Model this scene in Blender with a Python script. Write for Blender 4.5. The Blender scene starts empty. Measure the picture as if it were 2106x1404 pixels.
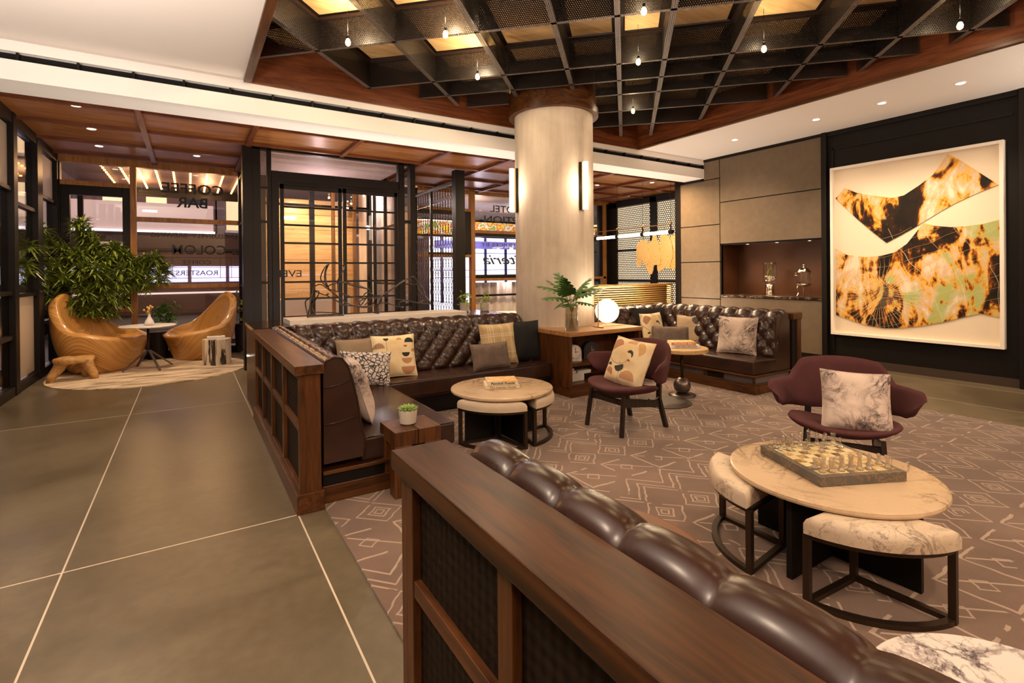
import bpy, math, random
from mathutils import Vector, Matrix, noise as mnoise
PI = math.pi
R = random.Random(7)
S = bpy.context.scene
COL = S.collection

# ------------------------------------------------------------------ camera
yaw, pitch, roll, FPX, PY = 0.566179306, -0.00395883912, -0.00929910546, 1043.81213, 565.001217
fw = Vector((math.sin(yaw)*math.cos(pitch), math.cos(yaw)*math.cos(pitch), math.sin(pitch)))
r0 = Vector((math.cos(yaw), -math.sin(yaw), 0)); u0 = r0.cross(fw)
rt = math.cos(roll)*r0 + math.sin(roll)*u0
up = -math.sin(roll)*r0 + math.cos(roll)*u0
cam = bpy.data.cameras.new('camera'); camo = bpy.data.objects.new('camera', cam); COL.objects.link(camo)
camo.matrix_world = Matrix(((rt.x, up.x, -fw.x, 0), (rt.y, up.y, -fw.y, 0), (rt.z, up.z, -fw.z, 1.5), (0, 0, 0, 1)))
cam.sensor_fit = 'HORIZONTAL'; cam.sensor_width = 36; cam.lens = 36*FPX/2106
cam.shift_y = -(702-PY)/2106; cam.clip_start = 0.02; cam.clip_end = 200
S.camera = camo

# ------------------------------------------------------------------ world, exposure
w = bpy.data.worlds.new('night'); S.world = w; w.use_nodes = True
bg = w.node_tree.nodes['Background']; bg.inputs[0].default_value = (0.10, 0.07, 0.16, 1); bg.inputs[1].default_value = 0.15
S.view_settings.view_transform = 'Standard'; S.view_settings.look = 'None'
S.view_settings.gamma = 1.0; S.view_settings.use_curve_mapping = False
S.view_settings.exposure = 0.35

WARM = (1.0, 0.69, 0.38)
SOFT = (1.0, 0.76, 0.53)
ORANGE = (1.0, 0.46, 0.14)
def light(kind, loc, power, col=WARM, size=0.1, aim=None, spot=60, blend=0.6, name=None, size_y=None):
    l = bpy.data.lights.new(name or kind.lower()+'_lamp', kind); l.energy = power; l.color = col
    if kind == 'AREA':
        l.size = size
        if size_y: l.shape = 'RECTANGLE'; l.size_y = size_y
    else: l.shadow_soft_size = size
    if kind == 'SPOT': l.spot_size = math.radians(spot); l.spot_blend = blend
    o = bpy.data.objects.new(l.name, l); o.location = loc
    if aim is not None: o.rotation_euler = (Vector(aim)-Vector(loc)).to_track_quat('-Z', 'Y').to_euler()
    COL.objects.link(o); return o
# unseen downward fill lamps, added behind and beside the viewpoint
light('AREA', (-0.9, -1.6, 3.66), 60, SOFT, 0.5, (-0.9, -1.6, 0))
light('AREA', (3.2, -2.6, 3.66), 100, SOFT, 0.5, (3.2, -2.0, 0))
light('AREA', (7.7, -2.6, 3.66), 60, SOFT, 0.5, (7.7, -2.6, 0))
light('AREA', (-1.1, 2.0, 3.69), 40, SOFT, 0.4, (-1.1, 2.2, 0))
# unseen upward fill lamps, added to brighten the plaster ceiling
light('AREA', (-1.35, 2.0, 1.9), 235, (1.0, 0.86, 0.75), 1.0, (-1.35, 2.0001, 4.0), size_y=4.5)
light('AREA', (2.6, -3.2, 2.4), 100, (1.0, 0.86, 0.73), 3.0, (2.6, -3.1999, 4.0), size_y=0.8)
light('AREA', (8.1, -1.6, 2.3), 175, (1.0, 0.86, 0.73), 0.8, (8.1, -1.5999, 4.0), size_y=4.0)

# small aimed spots in the black ceiling slot and in the coffer
for q, p_, t_, sp_ in (((-0.8, 6.5, 3.5), 70, (-0.6, 4.6, 0), 60), ((1.5, 6.5, 3.5), 70, (1.6, 4.6, 0.4), 50), ((2.9, 6.5, 3.5), 110, (2.5, 4.2, 0.4), 50), ((5.3, 6.5, 3.5), 110, (5.4, 4.2, 0.3), 52), ((6.6, 6.5, 3.5), 80, (6.0, 3.7, 0.3), 50), ((3.1, 0.4, 3.8), 110, (2.85, 1.3, 0.4), 50), ((4.4, 1.6, 3.8), 90, (3.9, 2.2, 0.3), 60)):
    light('SPOT', q, p_, SOFT, 0.04, t_, sp_, 0.8)
# hidden uplight strips added behind the sofas to brighten beam and timber ceiling
light('AREA', (2.15, 7.09, 0.5), 75, (1.0, 0.87, 0.74), 3.2, (2.15, 7.0901, 4.0), size_y=0.08)
light('AREA', (7.0, 6.6, 0.4), 60, (1.0, 0.87, 0.74), 3.2, (7.0, 6.6001, 4.0), size_y=0.08)

# ------------------------------------------------------------------ shader expressions
class E:
    def __init__(s, m, k): s.m, s.k = m, k
    def _o(s, op, b=None, c=None):
        n = s.m.nt.nodes.new('ShaderNodeMath'); n.operation = op
        for i, v in enumerate((s, b, c)):
            if v is None: continue
            if isinstance(v, E): s.m.nt.links.new(v.k, n.inputs[i])
            else: n.inputs[i].default_value = v
        return E(s.m, n.outputs[0])
    def __add__(s, b): return s._o('ADD', b)
    def __sub__(s, b): return s._o('SUBTRACT', b)
    def __mul__(s, b): return s._o('MULTIPLY', b)
    def __truediv__(s, b): return s._o('DIVIDE', b)
    def __radd__(s, b): return s._o('ADD', b)
    def __rmul__(s, b): return s._o('MULTIPLY', b)
    def __rsub__(s, b): return (s*-1.0)+b
    def abs(s): return s._o('ABSOLUTE')
    def fr(s): return s._o('FRACT')
    def fl(s): return s._o('FLOOR')
    def sin(s): return s._o('SINE')
    def sq(s): return s._o('SQRT')
    def lt(s, b): return s._o('LESS_THAN', b)
    def gt(s, b): return s._o('GREATER_THAN', b)
    def mn(s, b): return s._o('MINIMUM', b)
    def mx(s, b): return s._o('MAXIMUM', b)
    def pp(s, b): return s._o('PINGPONG', b)
    def pw(s, b): return s._o('POWER', b)
    def mod(s, b): return s._o('MODULO', b)
    def cl(s): return s.mx(0.0).mn(1.0)
    def map(s, a, b, c=0.0, d=1.0):
        n = s.m.nt.nodes.new('ShaderNodeMapRange'); n.clamp = True
        s.m.nt.links.new(s.k, n.inputs[0])
        for i, v in enumerate((a, b, c, d)): n.inputs[i+1].default_value = v
        return E(s.m, n.outputs[0])

class Mat:
    def __init__(s, name):
        s.mat = bpy.data.materials.new(name); s.mat.use_nodes = True; s.nt = s.mat.node_tree
        s.p = s.nt.nodes['Principled BSDF']; s.out = s.nt.nodes['Material Output']; s._c = {}
    def coord(s, kind='Object'):
        if kind not in s._c:
            n = s.nt.nodes.new('ShaderNodeTexCoord'); x = s.nt.nodes.new('ShaderNodeSeparateXYZ')
            s.nt.links.new(n.outputs[kind], x.inputs[0])
            s._c[kind] = (E(s, x.outputs[0]), E(s, x.outputs[1]), E(s, x.outputs[2]), n.outputs[kind])
        return s._c[kind]
    def vec(s, x, y, z=0.0):
        n = s.nt.nodes.new('ShaderNodeCombineXYZ')
        for i, v in enumerate((x, y, z)):
            if isinstance(v, E): s.nt.links.new(v.k, n.inputs[i])
            else: n.inputs[i].default_value = v
        return n.outputs[0]
    def scaled(s, sc, kind='Object'):
        n = s.nt.nodes.new('ShaderNodeMapping'); n.inputs['Scale'].default_value = sc
        s.nt.links.new(s.coord(kind)[3], n.inputs[0]); return n.outputs[0]
    def noise(s, vec, scale=1.0, detail=3.0, rough=0.5, dist=0.0, dim='3D'):
        n = s.nt.nodes.new('ShaderNodeTexNoise'); n.inputs['Scale'].default_value = scale
        n.inputs['Detail'].default_value = detail; n.inputs['Roughness'].default_value = rough
        n.inputs['Distortion'].default_value = dist
        if vec is not None: s.nt.links.new(vec, n.inputs['Vector'])
        return E(s, n.outputs[0])
    def voro(s, vec, scale=1.0, feature='F1', rnd=1.0, out='Distance'):
        n = s.nt.nodes.new('ShaderNodeTexVoronoi'); n.feature = feature; n.inputs['Scale'].default_value = scale
        n.inputs['Randomness'].default_value = rnd; s.nt.links.new(vec, n.inputs['Vector']); return E(s, n.outputs[out])
    def ramp(s, fac, stops):
        n = s.nt.nodes.new('ShaderNodeValToRGB'); s.nt.links.new(fac.k, n.inputs[0]); e = n.color_ramp.elements
        while len(e) < len(stops): e.new(0.5)
        for a, (p, c) in zip(e, stops): a.position = p; a.color = (*c, 1)
        return n.outputs[0]
    def mix(s, fac, a, b):
        n = s.nt.nodes.new('ShaderNodeMix'); n.data_type = 'RGBA'
        if isinstance(fac, E): s.nt.links.new(fac.k, n.inputs[0])
        else: n.inputs[0].default_value = fac
        for v, i in ((a, 6), (b, 7)):
            if isinstance(v, tuple): n.inputs[i].default_value = (*v, 1)
            else: s.nt.links.new(v, n.inputs[i])
        return n.outputs[2]
    def set(s, name, v):
        i = s.p.inputs[name]
        if isinstance(v, E): s.nt.links.new(v.k, i)
        elif isinstance(v, tuple): i.default_value = (*v, 1)
        elif isinstance(v, (int, float)): i.default_value = v
        else: s.nt.links.new(v, i)
        return s
    def bump(s, h, strength=0.3, dist=0.01):
        n = s.nt.nodes.new('ShaderNodeBump'); n.inputs['Strength'].default_value = strength; n.inputs['Distance'].default_value = dist
        s.nt.links.new(h.k, n.inputs['Height']); s.nt.links.new(n.outputs[0], s.p.inputs['Normal']); return s
    def alpha(s, fac):                        # fac 1 = solid, 0 = hole
        t = s.nt.nodes.new('ShaderNodeBsdfTransparent'); m = s.nt.nodes.new('ShaderNodeMixShader')
        if isinstance(fac, E): s.nt.links.new(fac.k, m.inputs[0])
        else: m.inputs[0].default_value = fac
        s.nt.links.new(t.outputs[0], m.inputs[1]); s.nt.links.new(s.p.outputs[0], m.inputs[2]); s.nt.links.new(m.outputs[0], s.out.inputs[0]); return s

def plain(name, col, rough=0.5, metal=0.0, coat=0.0, emit=None, es=0.0, bump=None):
    m = Mat(name).set('Base Color', col).set('Roughness', rough).set('Metallic', metal)
    if coat: m.set('Coat Weight', coat).set('Coat Roughness', 0.12)
    if emit: m.set('Emission Color', emit).set('Emission Strength', es)
    if bump:
        m.bump(m.noise(m.coord()[3], bump[0], 4), bump[1], 0.003)
    return m.mat
def wood(name, dark, light_, axis='X', rough=0.38, coat=0.03, k=1.0):
    m = Mat(name); sc = {'X': (1.2, 14, 14), 'Y': (14, 1.2, 14), 'Z': (14, 14, 1.2)}[axis]
    v = m.scaled(tuple(a*k for a in sc)); a = m.noise(v, 1.0, 5, 0.6, 1.2); f = m.scaled(tuple(a_*k*7 for a_ in sc)); b = m.noise(f, 1.0, 3)
    t = (a*0.85+b*0.25).map(0.40, 0.70)
    m.set('Base Color', m.ramp(t, [(0, dark), (1, light_)])).set('Roughness', rough).set('Coat Weight', coat).set('Coat Roughness', 0.2).set('Specular IOR Level', 0.35)
    m.bump(b, 0.05, 0.002); return m.mat
def fabric(name, c1, c2, scale=400, rough=0.9, bump=0.25):
    m = Mat(name); n = m.noise(m.coord()[3], scale, 2); n2 = m.noise(m.coord()[3], 9, 3)
    m.set('Base Color', m.ramp((n*0.7+n2*0.4).map(0.35, 0.75), [(0, c1), (1, c2)])).set('Roughness', rough)
    m.bump(n, bump, 0.002); return m.mat
def marble(name, base, vein, scale=3.0, rough=0.25, amt=0.06, coat=0.0, cloud=None):
    m = Mat(name); v = m.coord()[3]
    a = (m.noise(v, scale, 6, 0.62, 1.6)-0.5).abs(); b = (m.noise(v, scale*2.1, 5, 0.6, 2.2)-0.5).abs()
    veins = (1.0-a.map(0, amt))*0.85; v2 = (1.0-b.map(0, amt*0.6))*0.5; mask = m.noise(v, scale*0.8, 2).map(0.38, 0.56)
    f = (veins*mask+v2*mask).cl()
    c = m.mix(m.noise(v, scale*0.6, 3).map(0.4, 0.7), base, cloud or tuple(x*0.82 for x in base))
    m.set('Base Color', m.mix(f, c, vein)).set('Roughness', rough)
    if coat: m.set('Coat Weight', coat)
    return m.mat

M = {}
M['plaster'] = plain('plaster', (0.82, 0.75, 0.685), 0.85, bump=(60, 0.03))
M['plaster_white'] = plain('plaster_white', (0.95, 0.91, 0.87), 0.6)
M['black'] = plain('black_metal', (0.012, 0.009, 0.008), 0.42, 0.2)
M['blackwall'] = plain('black_wall', (0.007, 0.005, 0.0042), 0.55)
for k_ in ('black', 'blackwall'): M[k_].node_tree.nodes['Principled BSDF'].inputs['Specular IOR Level'].default_value = 0.22
M['void'] = plain('slot_black', (0.004, 0.004, 0.004), 0.9)
M['walnut'] = wood('walnut', (0.032, 0.010, 0.0024), (0.135, 0.045, 0.0105), 'Y')
M['walnut_x'] = wood('walnut_x', (0.032, 0.010, 0.0024), (0.135, 0.045, 0.0105), 'X')
M['walnut_z'] = wood('walnut_z', (0.032, 0.010, 0.0024), (0.135, 0.045, 0.0105), 'Z')
M['capwood'] = wood('cap_walnut', (0.018, 0.0055, 0.0015), (0.085, 0.027, 0.0055), 'Y', 0.34, 0.0)
M['oakwarm'] = wood('oak_warm', (0.30, 0.13, 0.045), (0.52, 0.26, 0.10), 'X')
M['cherry'] = wood('cherry', (0.085, 0.021, 0.006), (0.22, 0.065, 0.020), 'X', 0.42)
M['cherry_y'] = wood('cherry_y', (0.085, 0.021, 0.006), (0.22, 0.065, 0.020), 'Y', 0.42)
M['ceilwood'] = wood('ceiling_wood', (0.20, 0.068, 0.017), (0.42, 0.17, 0.050), 'X', 0.42, 0.08, 0.8)
M['ply'] = wood('light_plywood', (0.50, 0.30, 0.12), (0.74, 0.50, 0.25), 'X', 0.4, 0.2, 0.7)
M['framewood'] = wood('window_timber', (0.26, 0.10, 0.025), (0.46, 0.21, 0.06), 'Z', 0.4)
def leather():
    m = Mat('dark_leather'); v = m.coord()[3]; a = m.noise(v, 4, 2, 0.5)
    m.set('Base Color', m.mix(a, (0.014, 0.0055, 0.004), (0.058, 0.023, 0.014))).set('Roughness', 0.27).set('Specular IOR Level', 0.5); return m.mat
M['leather'] = leather()
def concrete_floor():
    m = Mat('concrete_floor'); v = m.coord()[3]; a = m.noise(v, 0.9, 6, 0.6, 0.6); b = m.noise(v, 14, 4)
    m.set('Base Color', m.ramp((a*0.8+b*0.25).map(0.3, 0.75), [(0, (0.075, 0.056, 0.031)), (0.5, (0.135, 0.103, 0.060)), (1, (0.215, 0.17, 0.105))]))
    m.set('Roughness', (a*0.6+b*0.2).map(0.2, 0.6, 0.26, 0.42)); return m.mat
M['floor'] = concrete_floor()
def column_concrete():
    m = Mat('column_concrete'); a = m.noise(m.scaled((2, 2, 1.2)), 1.4, 6, 0.6, 0.5); b = m.noise(m.scaled((8, 8, 0.8)), 1.5, 4); c = m.noise(m.coord()[3], 60, 2)
    m.set('Base Color', m.ramp((a*0.6+b*0.4+c*0.08).map(0.32, 0.72), [(0, (0.54, 0.44, 0.35)), (1, (0.82, 0.70, 0.58))])).set('Roughness', 0.6); m.bump(a+c*0.2, 0.08, 0.01); return m.mat
M['column'] = column_concrete()
def rugmat():
    m = Mat('patterned_rug'); x, y, z, v = m.coord()
    wob = m.noise(v, 9, 2)*0.03-0.015
    x = x+wob; y = y-wob
    C = 0.33
    px, py = x/C+60.0, y/C+60.0
    row = py.fl(); typ = (row/3.0).fr(); odd = (row/2.0).fr().gt(0.25)
    sx_ = (px+odd*0.5).fr()-0.5; sy_ = py.fr()-0.5; fx = sx_.abs(); fy = sy_.abs(); d = fx+fy
    L = lambda e, c, t: (e-c).abs().lt(t)
    isd = typ.lt(0.2); isz = typ.gt(0.2)*typ.lt(0.5); ish = typ.gt(0.5)
    dia = L(d, 0.11, 0.022).mx(L(d, 0.22, 0.022)).mx(L(d, 0.44, 0.022))
    zz = sy_+fx*1.15
    chev = L(zz, 0.02, 0.026).mx(L(zz, 0.20, 0.026)).mx(L(zz, 0.50, 0.026))
    hk = fx.mx(fy*0.9); hook = L(hk, 0.40, 0.022)*sx_.lt(0.18)
    hook = hook.mx(L(sx_*0.9+sy_, 0.10, 0.024)*fy.lt(0.38)).mx(L(d, 0.16, 0.02))
    gap = m.noise(v, 5.0, 1).gt(0.36)
    line = ((dia*isd).mx(chev*isz).mx(hook*ish)*gap).cl()
    n = m.noise(v, 220, 2); c0 = m.noise(v, 2.0, 3)
    base = m.mix(c0.map(0.35, 0.7), (0.14, 0.082, 0.056), (0.215, 0.13, 0.088))
    m.set('Base Color', m.mix(line*0.85, m.mix(n.map(0.3, 0.7)*0.35, base, (0.10, 0.06, 0.045)), (0.43, 0.31, 0.235)))
    m.set('Roughness', 0.95).set('Sheen Weight', 0.2); m.bump(n*0.5+line*0.6, 0.4, 0.006); return m.mat
M['rug'] = rugmat()
def glass(name, tint=(1, 1, 1), refl=0.10, rough=0.0, milk=0.0, edge=0.6):
    m = bpy.data.materials.new(name); m.use_nodes = True; nt = m.node_tree; nt.nodes.clear()
    o = nt.nodes.new('ShaderNodeOutputMaterial'); t = nt.nodes.new('ShaderNodeBsdfTransparent'); t.inputs[0].default_value = (*tint, 1)
    g = nt.nodes.new('ShaderNodeBsdfGlossy'); g.inputs['Roughness'].default_value = rough
    f = nt.nodes.new('ShaderNodeLayerWeight'); f.inputs[0].default_value = 0.25
    a = nt.nodes.new('ShaderNodeMath'); a.operation = 'MULTIPLY_ADD'; a.inputs[1].default_value = edge; a.inputs[2].default_value = refl; a.use_clamp = True
    nt.links.new(f.outputs['Fresnel'], a.inputs[0]); x = nt.nodes.new('ShaderNodeMixShader')
    nt.links.new(a.outputs[0], x.inputs[0]); nt.links.new(t.outputs[0], x.inputs[1]); nt.links.new(g.outputs[0], x.inputs[2])
    last = x
    if milk:
        d = nt.nodes.new('ShaderNodeBsdfDiffuse'); d.inputs[0].default_value = (0.62, 0.52, 0.42, 1)
        tr = nt.nodes.new('ShaderNodeBsdfTranslucent'); tr.inputs[0].default_value = (0.7, 0.6, 0.5, 1)
        y0 = nt.nodes.new('ShaderNodeMixShader'); y0.inputs[0].default_value = 0.5
        nt.links.new(d.outputs[0], y0.inputs[1]); nt.links.new(tr.outputs[0], y0.inputs[2])
        y = nt.nodes.new('ShaderNodeMixShader'); y.inputs[0].default_value = milk
        nt.links.new(x.outputs[0], y.inputs[1]); nt.links.new(y0.outputs[0], y.inputs[2]); last = y
    nt.links.new(last.outputs[0], o.inputs[0]); return m
M['glass'] = glass('window_glass', (0.93, 0.93, 0.95), 0.04, edge=0.45)
M['thinglass'] = glass('clear_glass', (0.97, 0.98, 0.97), 0.06)
M['artglass'] = glass('picture_glass', (1, 1, 1), 0.0, edge=0.05)
M['frost'] = glass('frosted_glass', (0.8, 0.78, 0.75), 0.05, 0.3, 0.85)
def emitter(name, col, s): return plain(name, (0.8, 0.7, 0.6), 0.5, emit=col, es=s)
M['bronze'] = plain('dark_bronze', (0.055, 0.035, 0.022), 0.38, 0.75)
M['lamp_disc'] = emitter('downlight_lens', (1, 0.86, 0.66), 12)
M['bulb'] = emitter('filament_bulb', (1, 0.48, 0.15), 5)
M['marquee'] = emitter('marquee_bulb_glow', (1, 0.45, 0.10), 7)
M['tube'] = emitter('tube_glow', (1, 0.85, 0.58), 4)
M['sconce'] = emitter('sconce_glow', (1, 0.84, 0.62), 3.5)
M['globe'] = emitter('globe_glow', (1, 0.86, 0.55), 1.25)

# ------------------------------------------------------------------ mesh builder
class B:
    def __init__(s): s.v = []; s.f = []
    def add(s, vs, fs):
        o = len(s.v); s.v += [tuple(v) for v in vs]; s.f += [tuple(i+o for i in f) for f in fs]; return s
    def box(s, x0, x1, y0, y1, z0, z1):
        if x0 > x1: x0, x1 = x1, x0
        if y0 > y1: y0, y1 = y1, y0
        if z0 > z1: z0, z1 = z1, z0
        return s.add([(x0,y0,z0),(x1,y0,z0),(x1,y1,z0),(x0,y1,z0),(x0,y0,z1),(x1,y0,z1),(x1,y1,z1),(x0,y1,z1)],
                     [(3,2,1,0),(4,5,6,7),(0,1,5,4),(1,2,6,5),(2,3,7,6),(3,0,4,7)])
    def bar(s, a, b, w, h):                    # box along a segment
        a, b = Vector(a), Vector(b); d = (b-a).normalized(); ref = Vector((0,0,1)) if abs(d.z) < 0.95 else Vector((1,0,0))
        sx = d.cross(ref).normalized()*w/2; sz = sx.cross(d).normalized()*h/2
        vs = [p+i*sx+j*sz for p in (a, b) for i, j in ((-1,-1),(1,-1),(1,1),(-1,1))]
        return s.add(vs, [(3,2,1,0),(4,5,6,7),(0,1,5,4),(1,2,6,5),(2,3,7,6),(3,0,4,7)])
    def prism(s, poly, z0, z1):
        n = len(poly); a = sum(poly[i][0]*poly[(i+1) % n][1]-poly[(i+1) % n][0]*poly[i][1] for i in range(n))
        if a < 0: poly = poly[::-1]
        return s.add([(x,y,z0) for x,y in poly]+[(x,y,z1) for x,y in poly],
                     [tuple(range(n))[::-1], tuple(range(n,2*n))]+[(i,(i+1)%n,n+(i+1)%n,n+i) for i in range(n)])
    def lathe(s, prof, cx=0, cy=0, cz=0, n=24, caps=True):
        vs = [(cx+r*math.cos(2*PI*i/n), cy+r*math.sin(2*PI*i/n), cz+z) for r, z in prof for i in range(n)]
        fs = [(k*n+i, k*n+(i+1)%n, (k+1)*n+(i+1)%n, (k+1)*n+i) for k in range(len(prof)-1) for i in range(n)]
        if caps: fs += [tuple(range(n))[::-1], tuple(range((len(prof)-1)*n, len(prof)*n))]
        return s.add(vs, fs)
    def sphere(s, c, r, n=16, m=10, sx=1, sy=1, sz=1):
        o = len(s.v); vs = [(c[0], c[1], c[2]-r*sz)]
        for k in range(1, m):
            a = -PI/2+PI*k/m
            vs += [(c[0]+r*sx*math.cos(a)*math.cos(2*PI*i/n), c[1]+r*sy*math.cos(a)*math.sin(2*PI*i/n), c[2]+r*sz*math.sin(a)) for i in range(n)]
        vs.append((c[0], c[1], c[2]+r*sz)); t = len(vs)-1
        fs = [(0, 1+(i+1)%n, 1+i) for i in range(n)]+[(t, t-n+i, t-n+(i+1)%n) for i in range(n)]
        fs += [(1+k*n+i, 1+k*n+(i+1)%n, 1+(k+1)*n+(i+1)%n, 1+(k+1)*n+i) for k in range(m-2) for i in range(n)]
        return s.add(vs, fs)
    def tube(s, pts, r, n=8, closed=False):
        pts = [Vector(p) for p in pts]; N = len(pts); rs = r if isinstance(r, (list, tuple)) else [r]*N; vs = []; ref = None
        for i, p in enumerate(pts):
            a = pts[(i-1) % N] if (closed or i) else p; b = pts[(i+1) % N] if (closed or i < N-1) else p
            d = (b-a).normalized()
            if ref is None: ref = d.cross(Vector((0,0,1)) if abs(d.z) < 0.9 else Vector((1,0,0))).normalized()
            ref = (ref-d*ref.dot(d)).normalized(); q = d.cross(ref)
            vs += [p+rs[i]*(math.cos(2*PI*k/n)*ref+math.sin(2*PI*k/n)*q) for k in range(n)]
        fs = [(i*n+k, i*n+(k+1)%n, ((i+1)%N)*n+(k+1)%n, ((i+1)%N)*n+k) for i in range(N if closed else N-1) for k in range(n)]
        if not closed: fs += [tuple(range(n))[::-1], tuple(range((N-1)*n, N*n))]
        return s.add(vs, fs)
    def grid(s, nu, nv, fn, wrapu=False, flip=False):
        vs = [fn(i/nu, j/nv) for j in range(nv+1) for i in range(nu if wrapu else nu+1)]; W = nu if wrapu else nu+1
        fs = []
        for j in range(nv):
            for i in range(nu):
                q = (j*W+i, j*W+(i+1)%W, (j+1)*W+(i+1)%W, (j+1)*W+i); fs.append(q[::-1] if flip else q)
        return s.add(vs, fs)
    def build(s, name, mat, parent=None, smooth=False, bevel=0.0, kind=None, label=None, seg=2, sub=0, split=None):
        me = bpy.data.meshes.new(name); me.from_pydata([tuple(v) for v in s.v], [], s.f); me.update()
        me.materials.append(M[mat] if isinstance(mat, str) else mat)
        if smooth: me.polygons.foreach_set('use_smooth', [True]*len(me.polygons))
        o = bpy.data.objects.new(name, me); COL.objects.link(o)
        if parent is not None: o.parent = parent
        if bevel:
            b = o.modifiers.new('bevel', 'BEVEL'); b.width = bevel; b.segments = seg; b.limit_method = 'ANGLE'; b.harden_normals = False
        if sub:
            b = o.modifiers.new('smooth', 'SUBSURF'); b.levels = sub; b.render_levels = sub
        if smooth == 'angle':
            try: me.shade_flat()
            except Exception: pass
        if kind: o['kind'] = kind
        if label: o['label'] = label
        return o
def sharp(o, ang=35):
    me = o.data; me.polygons.foreach_set('use_smooth', [True]*len(me.polygons))
    try: me.set_sharp_from_angle(angle=math.radians(ang))
    except Exception: pass
    return o
def box(*a): return B().box(*a)
def thing(name, label, cat, loc=(0,0,0), rz=0.0, group=None, rot=None):
    o = bpy.data.objects.new(name, None); COL.objects.link(o); o.empty_display_size = 0.1
    o.location = loc; o.rotation_euler = rot or (0,0,rz); o['label'] = label; o['category'] = cat
    if group: o['group'] = group
    return o
def tag(o, label, cat, group=None):
    o['label'] = label; o['category'] = cat
    if group: o['group'] = group
    return o
def struct(name, b, mat, parent=None, **k):
    o = b.build(name, mat, parent, **k)
    if parent is None: o['kind'] = 'structure'
    return o
def sempty(name):
    o = bpy.data.objects.new(name, None); COL.objects.link(o); o['kind'] = 'structure'; return o
def dup(root, loc, rz=None, label=None, group=None, rot=None):
    r = root.copy(); COL.objects.link(r); r.location = loc
    if rz is not None: r.rotation_euler = (0,0,rz)
    if rot is not None: r.rotation_euler = rot
    if label: r['label'] = label
    if group: r['group'] = group
    for ch in list(root.children):
        c = ch.copy(); COL.objects.link(c); c.parent = r
        for g in list(ch.children):
            d = g.copy(); COL.objects.link(d); d.parent = c
    return r
def text_mesh(name, txt, size, mat, parent, loc, rot, mirror=True, depth=0.002, align='CENTER', shear=0.0, bold=0.0, space=1.0, spread=None):
    cu = bpy.data.curves.new(name, 'FONT'); cu.body = txt; cu.size = size; cu.extrude = depth/2; cu.align_x = align; cu.align_y = 'CENTER'
    cu.shear = shear; cu.offset = bold; cu.space_character = space; cu.resolution_u = 3
    t = bpy.data.objects.new(name, cu); me = bpy.data.meshes.new_from_object(t); bpy.data.objects.remove(t); bpy.data.curves.remove(cu)
    if mirror:
        for v in me.vertices: v.co.x *= -1
        me.flip_normals()
    if spread: 
        xs = [v.co.x for v in me.vertices]; k = spread/(max(xs)-min(xs)) if xs else 1
        for v in me.vertices: v.co.x *= k
    me.materials.clear(); me.materials.append(M[mat] if isinstance(mat, str) else mat); me.name = name
    o = bpy.data.objects.new(name, me); COL.objects.link(o); o.parent = parent; o.location = loc; o.rotation_euler = rot
    return o

CZ = 3.72      # plaster ceiling
WZ = 3.55      # timber ceiling of the glazed aisle
WX = 8.73      # wall with the artwork
# ================================================================== FLOOR
fl = struct('floor', box(-2.2, 11.2, -4.2, 11.6, -0.10, -0.0006), plain('floor_joint', (0.62, 0.52, 0.40), 0.6))
xs = [-2.15, -0.56, 0.56, 1.68, 2.80, 3.92, 5.04, 6.16, 7.28, 8.40, 9.52, 11.15]; ys = [-4.15, -0.07, 3.40, 6.87, 11.55]
for i in range(len(xs)-1):
    for j in range(len(ys)-1):
        box(xs[i]+0.0045, xs[i+1]-0.0045, ys[j]+0.006, ys[j+1]-0.006, -0.012, 0.0).build('floor_slab', 'floor', fl)
tag(struct('patterned_carpet', box(0.72, 6.58, -3.0, 5.05, 0.0005, 0.012), 'rug'), 'large taupe rug with pale diamond and zigzag line pattern under the lounge', 'rug')
bpy.data.objects['patterned_carpet']['kind'] = 'thing'

# ================================================================== CEILING
CX0, CX1, CY0, CY1, CT = 0.60, 6.83, -3.2, 6.50, 4.20
cb = B()
cb.box(-2.1, CX0-0.03, -4.2, CY1+0.02, CZ, CZ+0.15).box(CX1+0.03, WX+0.1, -4.2, CY1+0.02, CZ, CZ+0.15).box(CX0-0.03, CX1+0.03, -4.2, CY0-0.03, CZ, CZ+0.15)
struct('ceiling', cb, 'plaster')
# beam: vertical face with a black slot, bright underside
bm = B().box(-2.1, WX+0.05, CY1+0.02, 6.56, 3.62, 3.87).box(-2.1, WX+0.05, CY1+0.02, 7.0, 3.35, 3.54).box(-2.1, WX+0.05, 6.62, 7.0, 3.54, 3.87)
struct('trim_1', bm, 'plaster_white')
sl = struct('trim_2', box(-2.1, WX, 6.60, 6.619, 3.54, 3.62), 'void')
for k in range(24): box(-1.8+k*0.44, -1.78+k*0.44, 6.54, 6.60, 3.54, 3.62).build('slot_divider', 'black', sl)
# coffer
M['ribdark0'] = plain('coffer_dark', (0.022, 0.009, 0.005), 0.6)
co = sempty('ceiling_coffer')
box(CX0-0.03, CX0, CY0, CY1, 3.70, CT).build('side_panel', 'cherry_y', co)
box(CX1, CX1+0.03, CY0, CY1, 3.70, CT).build('side_panel', 'cherry_y', co)
box(CX0-0.03, CX1+0.03, CY1-0.01, CY1+0.018, 3.70, CT).build('side_panel', 'cherry', co)
box(CX0-0.03, CX1+0.03, CY0-0.03, CY0, 3.70, CT).build('side_panel', 'cherry', co)
box(CX0-0.06, CX0+0.02, CY0, CY1-0.01, 3.69, 3.75).build('edge_strip', 'walnut', co, bevel=0.004)
box(CX1-0.01, CX1+0.05, CY0, CY1-0.01, 3.69, 3.73).build('edge_strip', 'walnut', co, bevel=0.004)
box(CX0-0.1, CX1+0.1, CY0-0.1, CY1+0.1, CT+0.03, CT+0.12).build('coffer_roof', 'ribdark0', co)
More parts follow.
